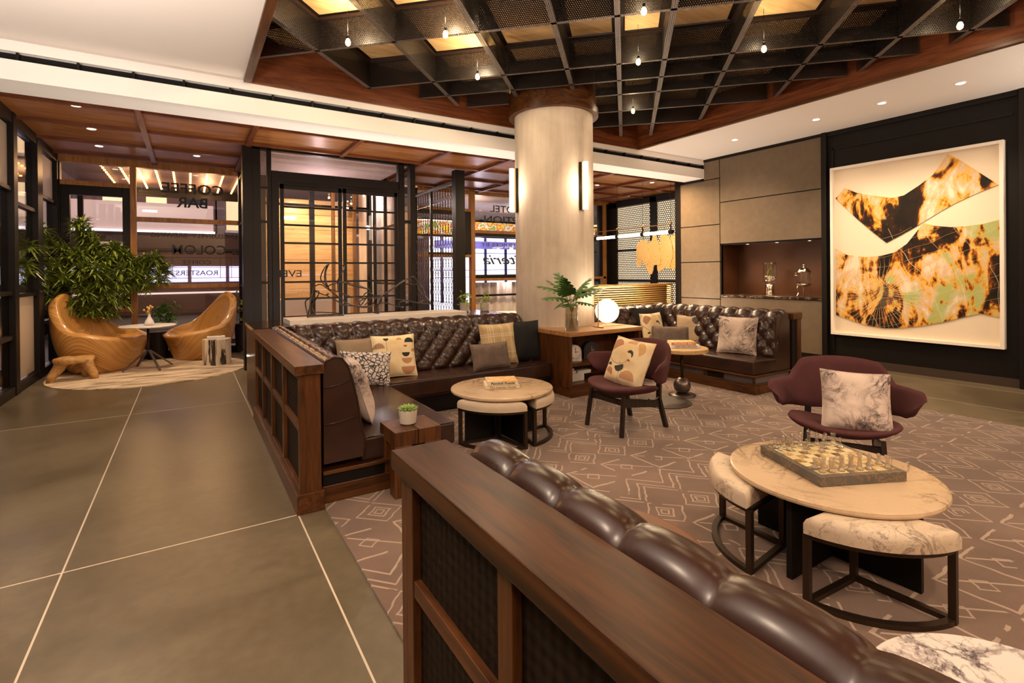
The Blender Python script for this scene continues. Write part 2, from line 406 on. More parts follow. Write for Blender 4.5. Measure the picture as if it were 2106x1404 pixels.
q2 = math.sqrt(2)
AL = [-5.1, -4.0, -3.15, -2.28, -1.40, -0.64, -0.05, 0.45, 1.16, 2.02, 2.75, 3.37, 4.2, 5.1]      # lines of constant a=(x-y)/sqrt2
BL = [-1.0, 0.15, 1.3, 2.45, 3.6, 4.80, 5.91, 6.42, 6.93, 7.65, 8.40]
def clipline(kind, c):
    """ends of the diagonal line inside the coffer rectangle"""
    pts = []
    for x in (CX0+0.05, CX1-0.05):
        y = x-c*q2 if kind == 'a' else c*q2-x
        if CY0+0.05 <= y <= CY1-0.06: pts.append((x, y))
    for y in (CY0+0.05, CY1-0.06):
        x = y+c*q2 if kind == 'a' else c*q2-y
        if CX0+0.05 <= x <= CX1-0.05: pts.append((x, y))
    return pts[:2] if len(pts) >= 2 else None
def meshmat():
    m = Mat('perforated_metal'); x, y, z, v = m.coord()
    s = 0.021; u = x*1.41421/s; w_ = z/(s*0.866); row = (w_+200.0).fl(); odd = (row/2.0).fr().gt(0.25)
    fx = (u+odd*0.5+300.0).fr()-0.5; fy = ((w_+200.0).fr()-0.5)*0.866
    g = m.nt.nodes.new('ShaderNodeNewGeometry'); nx = m.nt.nodes.new('ShaderNodeSeparateXYZ'); m.nt.links.new(g.outputs['True Normal'], nx.inputs[0])
    flat = E(m, nx.outputs[2]).abs().gt(0.7)
    # the horizontal flanges carry slots across
    u2 = ((x-y)/0.024+300.0).fr()-0.5; u3 = ((x+y)/0.024+300.0).fr()-0.5
    solid_side = (fx*fx+fy*fy).gt(0.095); solid_flat = (u2*u2+u3*u3).gt(0.08)
    a = solid_side*(1.0-flat)+solid_flat*flat
    m.set('Base Color', m.mix(flat, (0.013, 0.009, 0.0075), (0.13, 0.10, 0.088))).set('Roughness', 0.45).set('Metallic', 0.3); m.alpha(a); return m.mat
M['perf'] = meshmat()
M['ribdark'] = plain('dark_rib', (0.03, 0.012, 0.006), 0.5)
ZB, ZT2 = 3.86, 4.17
gr = thing('coffered_metal_grid', 'diagonal grid of perforated dark metal boxes hung inside the timber ceiling coffer', 'ceiling grid', (0,0,0))
for kind, lines, wd in (('a', AL, 0.055), ('b', BL, 0.04)):
    for c in lines:
        e = clipline(kind, c)
        if not e: continue
        (ax, ay), (bx, by) = e; L = math.hypot(bx-ax, by-ay)
        if L < 0.5: continue
        # keep clear of the column collar
        segs = [(0.0, 1.0)]
        dx, dy = (bx-ax)/L, (by-ay)/L; t = (4.35-ax)*dx+(5.72-ay)*dy; dist = abs((4.35-ax)*dy-(5.72-ay)*dx)
        if dist < 0.62:
            h = math.sqrt(0.62**2-dist**2)+0.005; segs = [(0, (t-h)/L), ((t+h)/L, 1)]
        for s0, s1 in segs:
            if (s1-s0)*L < 0.15: continue
            p0 = Vector((ax+dx*L*s0, ay+dy*L*s0, (ZB+ZT2)/2)); p1 = Vector((ax+dx*L*s1, ay+dy*L*s1, (ZB+ZT2)/2))
            sx = Vector((dy, -dx, 0)); b = B()
            for sg in (-1, 1):
                off = sx*sg*(wd/2); zz = Vector((0,0,0.155))
                b.add([p0+off-zz, p1+off-zz, p1+off+zz, p0+off+zz], [(0,1,2,3)])
            for zz in (-0.155,):
                b.add([p0+sx*wd/2+Vector((0,0,zz)), p1+sx*wd/2+Vector((0,0,zz)), p1-sx*wd/2+Vector((0,0,zz)), p0-sx*wd/2+Vector((0,0,zz))], [(0,1,2,3)])
            b.build('grid_bar', 'perf', gr)
            d3 = Vector((0,0,0.36)); 
            B().bar(p0+Vector((0,0,0.172)), p1+Vector((0,0,0.172)), 0.05, 0.03).build('hanging_rib', 'ribdark', gr)
# light plywood panels over the grid cells
pl = thing('coffer_ceiling_boards', 'warm plywood squares lining the top of the timber ceiling coffer', 'ceiling panel')
for ia in range(len(AL)-1):
    for ib in range(len(BL)-1):
        a0, a1, b0, b1 = AL[ia]+0.07, AL[ia+1]-0.07, BL[ib]+0.07, BL[ib+1]-0.07
        if a1-a0 < 0.1 or b1-b0 < 0.1: continue
        pts = [((b+a)/q2, (b-a)/q2) for a, b in ((a0,b0),(a1,b0),(a1,b1),(a0,b1))]
        def clip(P, f, g_):
            out = []
            for i in range(len(P)):
                p, q = P[i], P[(i+1) % len(P)]; fp, fq = f(p), f(q)
                if fp >= 0: out.append(p)
                if (fp >= 0) != (fq >= 0): tt = fp/(fp-fq); out.append((p[0]+(q[0]-p[0])*tt, p[1]+(q[1]-p[1])*tt))
            return out
        for f in (lambda p: p[0]-CX0-0.01, lambda p: CX1-0.01-p[0], lambda p: p[1]-CY0-0.01, lambda p: CY1-0.03-p[1]):
            pts = clip(pts, f, None)
            if len(pts) < 3: break
        if len(pts) < 3: continue
        cxm = sum(p[0] for p in pts)/len(pts); cym = sum(p[1] for p in pts)/len(pts)
        if math.hypot(cxm-4.35, cym-5.72) < 0.5 or cym < -2.5: continue
        B().prism(pts, CT, CT+0.03).build('ceiling_panel', 'ply', pl)

# ================================================================== TIMBER CEILING OF THE AISLE
wc = struct('ceiling_timber', box(-2.1, 11.3, 7.0, 11.6, WZ+0.10, WZ+0.16), 'ceilwood')
rx = [-1.95, -0.52, 0.80, 2.25, 3.72, 4.95, 6.2, 7.45, 8.7, 9.95, 11.2]; ry = [7.0, 7.9, 8.95, 10.02, 11.1, 11.55]
for i in range(len(rx)-1):
    for j in range(len(ry)-1):
        box(rx[i]+0.035, rx[i+1]-0.035, ry[j]+0.03, ry[j+1]-0.03, WZ+0.045, WZ+0.098).build('ceiling_panel', 'ceilwood', wc)
for x in rx: box(x-0.035, x+0.035, 7.0, 11.5, WZ-0.015, WZ+0.099).build('ceiling_rib', 'cherry_y', wc)
for y in ry[1:-1]: box(-1.9, 11.2, y-0.03, y+0.03, WZ-0.005, WZ+0.099).build('ceiling_rib', 'cherry', wc)
def downlight(x, y, z, r=0.045, power=12, spot=95, label='', group='recessed ceiling downlights', col=SOFT, aim=None, blend=0.8):
    t = thing('recessed_downlight', label, 'light', (x, y, z), group=group)
    B().lathe([(r+0.012, 0), (r+0.012, -0.006), (r, -0.008), (r, 0.0)], n=20, caps=False).build('trim_ring', 'plaster_white', t)
    B().lathe([(r, -0.0055), (0.001, -0.006)], n=20).build('lens', 'lamp_disc', t)
    if power: light('SPOT', (x, y, z-0.03), power, col, 0.04, aim or (x, y, 0), spot, blend)
    return t
for k, (x, y) in enumerate([(-1.15, 8.08), (-1.15, 9.25), (-1.2, 10.4), (0.13, 10.42)]):
    downlight(x, y, WZ+0.045, 0.05, 42, 100, ['glowing round downlight in the timber ceiling nearest the left glass wall and white beam', 'glowing round downlight in timber ceiling, second back from the white beam on the left', 'glowing round downlight in timber ceiling above the leafy plant by the corner', 'glowing round downlight in timber ceiling in front of the COFFEE BAR window'][k], 'downlights in the timber ceiling')
for k, (x, y) in enumerate([(8.23, 8.02), (8.3, 9.2), (10.15, 8.85), (10.15, 9.45), (10.15, 10.0), (9.2, 8.3)]):
    downlight(x, y, WZ+0.045, 0.045, 26, 100, ['glowing downlight in the alcove timber ceiling nearest the white beam, beside the column', 'glowing downlight in the alcove timber ceiling, second back beside the column', 'glowing alcove downlight nearest the grey wall, first of three by the perforated screen', 'middle alcove downlight of three along the perforated screen', 'farthest alcove downlight of three along the perforated screen', 'glowing alcove downlight between the white beam and the tube pendant'][k], 'downlights in the timber ceiling of the alcove')
for k, (x, y) in enumerate([(7.81, 5.22), (7.81, 3.90), (7.81, 3.06), (7.80, 2.24)]):
    downlight(x, y, CZ-0.001, 0.045, 30, 100, ['recessed downlight in plaster ceiling above the grey panelled wall, farthest of four', 'recessed downlight in plaster ceiling level with the near edge of the grey panels', 'recessed downlight in plaster ceiling over the middle of the framed artwork', 'recessed downlight in plaster ceiling nearest the frame corner, first of four'][k], 'downlights in the plaster ceiling by the artwork', aim=(8.2, y, 0))
for y in (3.75, 3.1, 2.45): light('SPOT', (7.0, y, 3.66), 75, SOFT, 0.05, (8.7, y, 1.75), 62, 0.9)
light('SPOT', (7.3, 5.6, 3.66), 45, SOFT, 0.05, (8.7, 5.6, 2.0), 80, 0.9)

# bulbs hanging in the grid
def hang_bulb():
    t = thing('filament_bulb_lamp', 'small glowing filament bulb hanging through the metal ceiling grid', 'light', (0,0,0), group='filament bulbs in the ceiling grid')
    B().lathe([(0.004, 0.03), (0.018, 0.015), (0.027, -0.012), (0.022, -0.036), (0.006, -0.048)], n=14).build('bulb', 'bulb', t, smooth=True)
    B().lathe([(0.012, 0.02), (0.012, 0.055), (0.004, 0.06)], n=10).build('socket', 'black', t)
    B().lathe([(0.0018, 0.06), (0.0018, 0.40)], n=6).build('cord', 'void', t)
    return t
hb = None
bulbs = [(-2.65, 4.55), (-1.66, 4.62), (-1.66, 5.70), (0.18, 4.62), (0.16, 5.72), (0.13, 7.45), (1.42, 5.70), (1.5, 4.55), (-0.3, 3.0), (2.4, 3.9), (0.8, 2.0), (3.1, 5.6), (2.0, 1.0)]
for a, b_ in bulbs:
    p = ((b_+a)/q2, (b_-a)/q2, 3.80)
    if hb is None: hb = hang_bulb(); hb.location = p
    else: dup(hb, p)
    light('POINT', (p[0], p[1], 3.93), 20 if a < -1 else (10 if a < 0 else 5), (1.0, 0.78, 0.48), 0.03); light('POINT', (p[0], p[1], 3.70), 5, (1.0, 0.72, 0.42), 0.03)
names = ['glowing filament bulb in the ceiling grid nearest the timber edge by the white ceiling', 'glowing filament bulb in the grid, second from the white ceiling edge', 'glowing filament bulb in the grid just left of the round column collar',
 'topmost glowing filament bulb in the grid above and right of the column', 'glowing filament bulb midway up the grid, right of the column', 'lowest glowing filament bulb in the grid, just right of the column collar', 'glowing filament bulb in the grid above the grey panelled wall', 'glowing filament bulb at the top edge of the grid towards the artwork', 'glowing filament bulb in the grid above the book table', 'glowing filament bulb in the grid above the artwork side of the rug', 'glowing filament bulb in the grid above the nearest sofa', 'glowing filament bulb in the grid towards the top right timber edge', 'glowing filament bulb in the grid over the chess table']
for o, l in zip([hb]+[o for o in COL.objects if o.name.startswith('filament_bulb_lamp.')], names):
    if l: o['label'] = l
# ================================================================== COLUMN
KX, KY = 4.35, 5.72
cl = struct('column', B().lathe([(0.548, 0), (0.548, 3.9)], KX, KY, 0, 64), 'column', smooth=False); sharp(cl)
cc = B().lathe([(0.552, 3.66), (0.625, 3.66), (0.625, 3.75), (0.60, 3.755), (0.60, CT)], KX, KY, 0, 64, caps=False)
c2 = sharp(cc.build('collar', 'walnut_x', cl)); 
for z in (0.95, 1.9, 2.85): B().lathe([(0.5485, z), (0.5492, z+0.003), (0.5485, z+0.006)], KX, KY, 0, 64, caps=False).build('form_joint', 'column', cl)
def sconce(ang, z0, z1, lab):
    t = thing('tube_sconce', lab, 'wall lamp', (KX+0.548*math.cos(ang), KY+0.548*math.sin(ang), z0), ang, group='tube sconces on the column')
    h = z1-z0
    box(0.0, 0.03, -0.045, 0.045, 0.0, h).build('back_plate', 'black', t, bevel=0.004)
    box(0.03, 0.05, -0.03, 0.03, 0.0, h).build('bracket', plain('brass_'+str(z0), (0.62, 0.40, 0.18), 0.3, 1.0), t)
    B().lathe([(0.005, 0), (0.032, 0.004), (0.032, h-0.004), (0.005, h)], 0.08, 0, 0, 20).build('glass_tube', 'sconce', t, smooth=False)
    a = light('POINT', (KX+0.69*math.cos(ang), KY+0.69*math.sin(ang), (z0+z1)/2), 13, SOFT, 0.05)
sconce(math.radians(-86), 2.32, 2.95, 'slim vertical glowing tube sconce on the front right of the concrete column')
sconce(math.radians(-194), 2.33, 2.93, 'slim vertical glowing tube sconce on the left edge of the concrete column')

# ================================================================== RIGHT WALL
M['panelcloth'] = fabric('taupe_wall_cloth', (0.125, 0.088, 0.055), (0.175, 0.125, 0.08), 180, 0.85, 0.15)
wr = struct('wall_right', box(9.4, 9.6, 1.9, 7.3, 0, 3.9), 'blackwall')
P_ = lambda y0, y1, z0, z1: box(WX, WX+0.04, y0+0.008, y1-0.008, z0+0.008, z1-0.008).build('wall_panel', 'panelcloth', wr, bevel=0.003)
box(WX+0.03, WX+0.08, 6.16, 7.13, 0, 3.35).build('wall_backing', 'void', wr); box(WX+0.03, WX+0.08, 4.26, 6.17, 0, 1.0).build('wall_backing', 'void', wr)
box(WX+0.03, WX+0.08, 4.26, 6.6, 2.0, CZ).build('wall_backing', 'void', wr)
for z0, z1 in ((0.1, 0.95), (0.95, 1.68), (1.68, 2.41), (2.41, 3.31)): P_(6.17, 7.12, z0, z1)
P_(6.17, 6.56, 3.31, 3.68); P_(4.27, 6.17, 0.1, 1.0); P_(4.27, 6.17, 2.02, 2.83); P_(4.27, 6.17, 2.83, 3.68)
for a in ((WX-0.015, WX+0.04, 4.26, 6.55, 3.675, 3.72), (WX-0.015, WX+0.04, 6.53, 6.58, 3.32, 3.72), (WX-0.015, WX+0.04, 6.53, 7.13, 3.30, 3.345), (WX, WX+0.04, 7.10, 7.15, 0, 3.35)):
    box(*a).build('edge_trim', 'black', wr)
box(WX-0.02, WX+0.03, 4.26, 7.13, 0, 0.10).build('skirting', 'black', wr)
box(WX-0.05, WX+0.06, 4.19, 4.27, 0, CZ).build('post', 'black', wr, bevel=0.006)
M['nichewood'] = plain('niche_brown', (0.095, 0.034, 0.012), 0.4)
nb = B().box(9.33, 9.36, 4.26, 6.17, 1.0, 2.05).box(WX+0.04, 9.35, 6.16, 6.19, 1.0, 2.05).box(WX+0.04, 9.35, 4.24, 4.27, 1.0, 2.05).box(WX+0.04, 9.35, 4.26, 6.17, 2.01, 2.05)
nb.build('niche', 'nichewood', wr)
M['emperador'] = marble('dark_marble', (0.022, 0.012, 0.009), (0.35, 0.24, 0.17), 7, 0.15, 0.03)
tag(box(WX-0.02, 9.325, 4.28, 6.155, 1.0, 1.045).build('stone_counter', 'emperador', None, bevel=0.004), 'dark veined marble counter slab in the wall niche', 'counter')
for k, y in enumerate((5.72, 5.15, 4.58)):
    downlight(WX+0.2, y, 2.008, 0.022, 12, 110, ['tiny glowing downlight in niche ceiling, farthest from the artwork', 'tiny glowing downlight in the middle of the niche ceiling', 'tiny glowing downlight in niche ceiling beside the artwork post'][k], 'downlights in the drinks niche')
# dark recess with the artwork
box(WX+0.02, WX+0.06, -4.2, 4.2, 0, CZ).build('dark_panel', 'blackwall', wr)
box(WX-0.02, WX+0.03, 1.9, 4.2, 0, 0.11).build('skirting', plain('bronze_skirting', (0.05, 0.032, 0.022), 0.4), wr)
box(WX-0.02, WX+0.03, 1.95, 4.2, 3.65, CZ).build('edge_trim', 'black', wr)
for a in ((WX, WX+0.03, 4.10, 4.13, 0.2, 3.45), (WX, WX+0.03, 2.0, 4.12, 3.42, 3.45)): box(*a).build('inner_trim', 'black', wr)
box(WX-0.05, WX+0.06, 1.86, 1.94, 0, CZ).build('post', 'black', wr, bevel=0.006)
box(WX-0.05, WX+0.06, -0.6, -0.5, 0, CZ).build('post', 'black', wr)
# drinks dispensers in the niche
M['steel'] = plain('polished_steel', (0.72, 0.60, 0.48), 0.15, 1.0); M['gold'] = plain('brass', (0.72, 0.47, 0.20), 0.28, 1.0)
t = thing('infusion_dispenser', 'tall glass drinks dispenser with fruit inside on a polished metal column in the niche', 'dispenser', (9.0, 5.33, 1.045))
B().lathe([(0.09, 0), (0.085, 0.01), (0.075, 0.12), (0.078, 0.2), (0.02, 0.215)], n=28).build('base', 'steel', t, smooth=True)
B().lathe([(0.03, 0.2), (0.10, 0.25), (0.115, 0.31), (0.112, 0.36), (0.105, 0.57)], n=28, caps=False).build('glass_jar', 'thinglass', t, smooth=True)
B().lathe([(0.107, 0.57), (0.112, 0.572), (0.112, 0.60), (0.02, 0.606)], n=28).build('lid', 'steel', t)
ic = B()
for k in range(40):
    a, rr = R.random()*6.28, R.random()*0.075; ic.sphere((rr*math.cos(a), rr*math.sin(a), 0.26+R.random()*0.09), 0.016, 7, 5)
ic.build('ice', plain('ice', (0.85, 0.75, 0.6), 0.2), t, kind='stuff')
lf = B()
for k in range(14):
    a = R.random()*6.28; z = 0.34+R.random()*0.18; lf.sphere((0.03*math.cos(a), 0.03*math.sin(a), z), 0.03, 7, 5, 0.6, 0.3, 1.2)
lf.build('herbs', plain('herb_green', (0.24, 0.26, 0.04), 0.5), t, kind='stuff')
t = thing('water_urn', 'footed glass beverage urn with metal lid, tap and two side handles in the niche', 'dispenser', (9.0, 4.72, 1.045))
B().lathe([(0.09, 0.20), (0.115, 0.205), (0.115, 0.215), (0.105, 0.22), (0.105, 0.42)], n=26, caps=False).build('glass_body', 'thinglass', t)
B().lathe([(0.11, 0.19), (0.118, 0.2), (0.112, 0.225), (0.05, 0.17)], n=26).build('base_ring', 'steel', t)
B().lathe([(0.118, 0.415), (0.112, 0.44), (0.07, 0.485), (0.02, 0.50), (0.010, 0.52), (0.014, 0.545), (0.002, 0.56)], n=26).build('lid', 'steel', t, smooth=True)
for k in range(3):
    a = 2*PI*k/3+0.5; c, s = math.cos(a), math.sin(a)
    B().tube([(c*0.10, s*0.10, 0.20), (c*0.118, s*0.118, 0.15), (c*0.095, s*0.095, 0.06), (c*0.115, s*0.115, 0.01), (c*0.135, s*0.135, 0.004)], 0.007, 6).build('leg', 'steel', t)
for s in (-1, 1): B().tube([(0, s*0.105, 0.40), (0, s*0.15, 0.405), (0, s*0.155, 0.37), (0, s*0.108, 0.36)], 0.008, 6).build('handle', 'steel', t)
B().tube([(-0.10, 0, 0.25), (-0.15, 0, 0.25), (-0.155, 0, 0.22)], 0.009, 6).build('tap', 'black', t)

# ---- framed artwork
FY0, FY1, FZ0, FZ1 = 2.07, 4.12, 0.475, 3.12
art = thing('framed_artwork', 'huge white box frame holding two cut abstract photographic shapes on cream, on dark wall', 'artwork', (0,0,0))
X0 = WX-0.075
box(WX-0.02, WX+0.015, FY0+0.02, FY1-0.02, FZ0+0.02, FZ1-0.02).build('backing', plain('art_mount', (0.86, 0.72, 0.54), 0.7), art)
fm = plain('frame_white', (0.92, 0.84, 0.74), 0.4)
for a in ((FY0, FY1, FZ1-0.04, FZ1), (FY0, FY1, FZ0, FZ0+0.04), (FY0, FY0+0.04, FZ0+0.0402, FZ1-0.0402), (FY1-0.04, FY1, FZ0+0.0402, FZ1-0.0402)): box(X0, WX+0.018, *a).build('frame', fm, art)
def artmat():
    m = Mat('abstract_print'); x, y, z, v = m.coord()
    st = m.noise(m.vec(y*2.6, z*0.9, 0.0), 1.3, 6, 0.6, 1.4); pat = m.noise(m.vec(y*1.0, z*1.2, 3.0), 1.25, 5, 0.62, 1.8); fine = m.noise(m.vec(y*9.0, z*3.0, 5.0), 1.4, 5, 0.65)
    t = (st*0.75+pat*0.5+fine*0.22-0.235).map(0.34, 0.66)
    c = m.ramp(t, [(0.0, (0.012, 0.007, 0.004)), (0.34, (0.030, 0.014, 0.006)), (0.44, (0.26, 0.07, 0.010)), (0.53, (0.72, 0.31, 0.02)), (0.62, (0.78, 0.48, 0.12)), (0.74, (0.70, 0.48, 0.30)), (1.0, (0.86, 0.72, 0.52))])
    gm = m.noise(m.vec(y*1.3, z*1.1, 9.0), 1.5, 4, 0.5, 0.8).map(0.50, 0.62)*t.map(0.50, 0.62)*z.lt(2.12)
    c = m.mix(gm*0.8, c, (0.36, 0.46, 0.14))
    # scratched burst of pale lines
    def burst(cy, cz, n, rad, seed):
        dy, dz = y-cy, z-cz; ang = dz._o('ARCTAN2', dy); rr = (dy*dy+dz*dz).sq()
        wv = m.noise(m.vec(rr*2.0, ang, seed), 3.0, 2)*0.9
        l = ((ang*(n/6.283)+wv).fr()-0.5).abs().lt((rr*1.0).map(0.05, rad, 0.08, 0.02))
        return l*rr.map(rad*0.6, rad, 1.0, 0.0)
    b = burst(3.45, 1.10, 52.0, 0.62, 1.0)*z.lt(2.1)
    b2 = burst(3.85, 1.55, 18.0, 0.5, 4.0)*0.5*z.lt(2.1)
    ln = ((y*0.55+z*1.3+m.noise(v, 1.2, 2)*0.35)*5.1).fr(); ln2 = ((z*0.35-y*0.8+m.noise(v, 0.9, 2)*0.5)*3.3).fr()
    l = (ln-0.5).abs().lt(0.010).mx((ln2-0.5).abs().lt(0.008))*z.lt(2.1)*0.7
    c = m.mix((b+b2).mx(l).cl()*0.75, c, (0.88, 0.70, 0.42))
    m.set('Base Color', c).set('Roughness', 0.55).set('Specular IOR Level', 0.2); return m.mat
M['art'] = artmat()
SH1 = [(4.056,2.636),(3.928,2.784),(3.747,2.68),(3.536,2.612),(3.295,2.545),(3.141,2.563),(2.955,2.682),(2.795,2.808),(2.699,2.963),(2.639,3.06),(2.492,2.934),(2.334,2.772),(2.13,2.564),(2.351,2.478),(2.559,2.381),(2.711,2.292),(2.868,2.19),(3.031,2.083),(3.201,1.983),(3.362,1.894),(3.539,2.064),(3.75,2.284),(3.925,2.484)]
SH2 = [(4.061,1.841),(3.907,1.736),(3.646,1.691),(3.439,1.701),(3.26,1.747),(3.107,1.865),(2.958,2.077),(2.922,2.151),(2.781,2.095),(2.611,2.064),(2.447,2.061),(2.275,2.079),(2.117,2.119),(2.117,0.876),(2.219,0.892),(2.311,0.917),(2.485,0.854),(2.684,0.776),(2.929,0.702),(3.189,0.647),(3.405,0.628),(3.652,0.654),(3.869,0.722),(4.059,0.783)]
for k, sh in enumerate((SH1, SH2)):
    n = len(sh); x0, x1 = WX-0.034, WX-0.022
    B().add([(x0, y, z) for y, z in sh]+[(x1, y, z) for y, z in sh], [tuple(range(n)), tuple(range(n, 2*n))[::-1]]+[(i, n+i, n+(i+1) % n, (i+1) % n) for i in range(n)]).build('cut_print', 'art', art, label=['upper boomerang shaped print in black, amber and cream', 'lower broad print in amber, green and black with scratched lines'][k])
box(X0+0.012, X0+0.015, FY0+0.035, FY1-0.035, FZ0+0.035, FZ1-0.035).build('glazing', 'artglass', art)

# ================================================================== OTHER SHELL WALLS
struct('wall_rear', box(-2.2, 9.4, -4.35, -4.2, 0, 4.0), plain('rear_plaster', (0.42, 0.30, 0.20), 0.8))
struct('wall_alcove_side', box(WX+0.06, 11.3, 7.15, 7.3, 0, 3.9), 'blackwall')

# ---- left glazed wall
wl = sempty('window_left')
LX = -1.92
for y0, y1 in ((8.80, 8.97), (10.0, 10.30), (11.30, 11.5), (7.3, 7.42), (5.6, 5.75), (3.9, 4.05), (2.2, 2.35), (0.5, 0.65), (-1.2, -1.05), (-2.9, -2.75)):
    box(LX-0.08, LX+0.06, y0, y1, 0, WZ+0.05 if y0 > 7 else CZ).build('mullion', 'black', wl, bevel=0.004)
box(LX-0.06, LX+0.05, -4.2, 11.5, 0, 0.12).build('sill_rail', 'black', wl)
box(LX-0.06, LX+0.05, 7.0, 11.5, WZ-0.10, WZ+0.05).build('head_rail', 'black', wl)
for y0, y1, zs in ((7.42, 8.80, (0.74, 1.30, 2.62)), (8.97, 10.0, (1.26, 2.47)), (10.3, 11.3, (0.8, 1.26, 2.75)), (5.75, 7.3, (0.74, 2.62)), (4.05, 5.6, (0.74, 2.62)), (2.35, 3.9, (0.74, 2.62)), (0.65, 2.2, (0.74, 2.62)), (-1.05, 0.5, (0.74, 2.62))):
    for z in zs: box(LX-0.04, LX+0.035, y0, y1, z-0.025, z+0.025).build('glazing_bar', 'black', wl)
    top = WZ-0.1 if y0 > 7 else CZ
    zz = [0.12]+list(zs)+[top]
    for k in range(len(zz)-1):
        frosted = (y0 == 8.97 and k == 0) or (y0 == 10.3 and k == 3) or (y0 == 7.42 and k == 3)
        box(LX-0.012, LX-0.004, y0, y1, zz[k]+0.02, zz[k+1]-0.02).build('pane', 'frost' if frosted else 'glass', wl)
struct('wall_left_outer', box(-3.2, -3.1, -4.2, 12.5, 0, 4.2), plain('dark_outer_brick', (0.10, 0.07, 0.06), 0.8))
light('POINT', (-2.5, 9.4, 0.9), 10, WARM, 0.1); light('POINT', (-2.5, 10.8, 3.0), 10, (0.8, 0.65, 0.8), 0.1); light('POINT', (-2.6, 8.0, 3.1), 10, (1, 0.8, 0.65), 0.1)

# ---- back glazed wall (y = 11.45) with timber frames
wb = sempty('window_back')
BY = 11.45
def fr(x0, x1, z0, z1, mat='framewood', nm='timber_frame', d=0.07): return box(x0, x1, BY-d, BY+d, z0, z1).build(nm, mat, wb, bevel=0.004)
fr(-1.92, 0.92, WZ-0.08, WZ+0.05); fr(-0.89, -0.80, 0.05, WZ-0.08); fr(-1.9, -0.89, 3.08, 3.16); fr(-0.80, 0.9, 2.50, 2.58); fr(-0.80, 0.9, 1.27, 1.34)
fr(-0.80, 0.9, 0.16, 0.26); fr(-1.9, 0.9, 0.0, 0.12, 'black', 'base_rail'); fr(-1.9, -0.89, 0.86, 0.93); fr(-1.92, -1.84, 0, WZ-0.08, 'black', 'jamb')
for a in ((-1.84, -1.72, 0.1, 3.08), (-1.0, -0.89, 0.93, 3.08), (-1.72, -1.0, 2.92, 3.08)): fr(*a, 'black', 'inner_frame', 0.05)
for a in ((-1.84, -0.9, 3.16, WZ-0.08), (-1.72, -1.0, 0.93, 2.92), (-1.84, -0.9, 0.1, 0.86), (-0.8, 0.9, 2.58, WZ-0.08), (-0.8, 0.9, 1.34, 2.5), (-0.8, 0.9, 0.26, 1.27)):
    box(a[0], a[1], BY-0.006, BY+0.006, a[2], a[3]).build('pane', 'glass', wb)
# right hand windows of the same wall
fr(4.6, 11.0, WZ-0.06, WZ+0.05); fr(6.02, 6.14, 0.0, WZ-0.06); fr(4.6, 6.02, 3.05, 3.12); fr(4.6, 6.02, 1.90, 1.97); fr(6.14, 10.6, 2.52, 2.60); fr(6.14, 10.6, 1.30, 1.37); fr(6.14, 10.6, 0.9, 0.95, 'black', 'base_rail')
fr(8.2, 8.3, 1.3, WZ-0.06); fr(10.48, 10.62, 0, WZ-0.06); fr(10.62, 11.1, 0, WZ, 'black', 'jamb')
for a in ((6.14, 8.2, 2.44, 2.52), (6.14, 8.2, 1.37, 1.46), (10.35, 10.48, 1.37, WZ-0.06), (4.9, 5.9, 1.97, 2.02), (5.85, 6.02, 1.97, 3.05), (4.6, 5.85, 2.95, 3.05)): fr(*a, 'black', 'inner_frame', 0.05)
for a in ((4.6, 6.02, 3.12, WZ-0.06), (4.6, 5.85, 1.97, 2.95), (4.6, 6.02, 0.1, 1.9), (6.14, 8.2, 2.6, WZ-0.06), (6.14, 8.2, 1.46, 2.44), (8.3, 10.35, 2.6, WZ-0.06), (8.3, 10.35, 1.37, 2.52), (6.14, 10.48, 0.95, 1.3)):
    box(a[0], a[1], BY-0.006, BY+0.006, a[2], a[3]).build('pane', 'glass', wb)
# lettering on the glass, read from the street
M['vinyl'] = plain('black_vinyl', (0.012, 0.010, 0.010), 0.5)
rx90 = (PI/2, 0, 0)
def sign(txt, x, z, size, spread=None, bold=0.0, shear=0.0, lab=None): return text_mesh('lettering', txt, size, 'vinyl', wb, (x, BY-0.012, z), rx90, True, 0.002, 'CENTER', shear, bold, 1.0, spread)
sign('COFFEE', 0.08, 3.14, 0.27, 1.0, 0.004); sign('BAR', 0.07, 2.88, 0.27, 0.50, 0.005)
sign('EXCLUSIVELY  BREWING', 0.11, 2.26, 0.13, 1.40); sign('La', 0.86, 1.98, 0.24, 0.28, 0.004, 0.3); sign('COLOM', 0.17, 1.985, 0.25, 0.88, 0.003)
sign('COFFEE', 0.12, 1.75, 0.115, 0.47); sign('ROASTERS', 0.13, 1.55, 0.13, 0.68)
for a in ((-0.5, 0.9, 1.845, 1.852), (-0.5, 0.9, 1.655, 1.662), (-0.5, 0.9, 1.455, 1.462), (-0.27, -0.263, 1.45, 1.85), (0.51, 0.517, 1.45, 1.85), (0.70, 0.707, 1.45, 1.85)):
    box(a[0], a[1], BY-0.013, BY-0.011, a[2], a[3]).build('ruled_line', 'vinyl', wb)
sign('HOTEL', 7.10, 3.17, 0.25, 0.95, 0.002); sign('RECEPTION', 7.36, 2.89, 0.25, 1.85, 0.003); sign('PRESSED JUICES BY', 7.25, 2.23, 0.13, 1.80, 0.0); sign('juiteria', 7.18, 1.84, 0.36, 1.6, 0.003, 0.35)
text_mesh('lettering', 'EVEN', 0.20, 'vinyl', wb, (1.72, BY-0.012, 1.52), rx90, True, 0.002, 'CENTER', 0, 0.002, 1.0, 0.56)
wb2 = box(-1.32, -1.0, BY-0.02, BY-0.013, 1.88, 2.12).build('paper_notice', plain('paper', (0.55, 0.50, 0.50), 0.7), wb)
text_mesh('lettering', '850 6th Av', 0.055, 'vinyl', wb, (-1.16, BY-0.024, 2.06), rx90, False, 0.001)

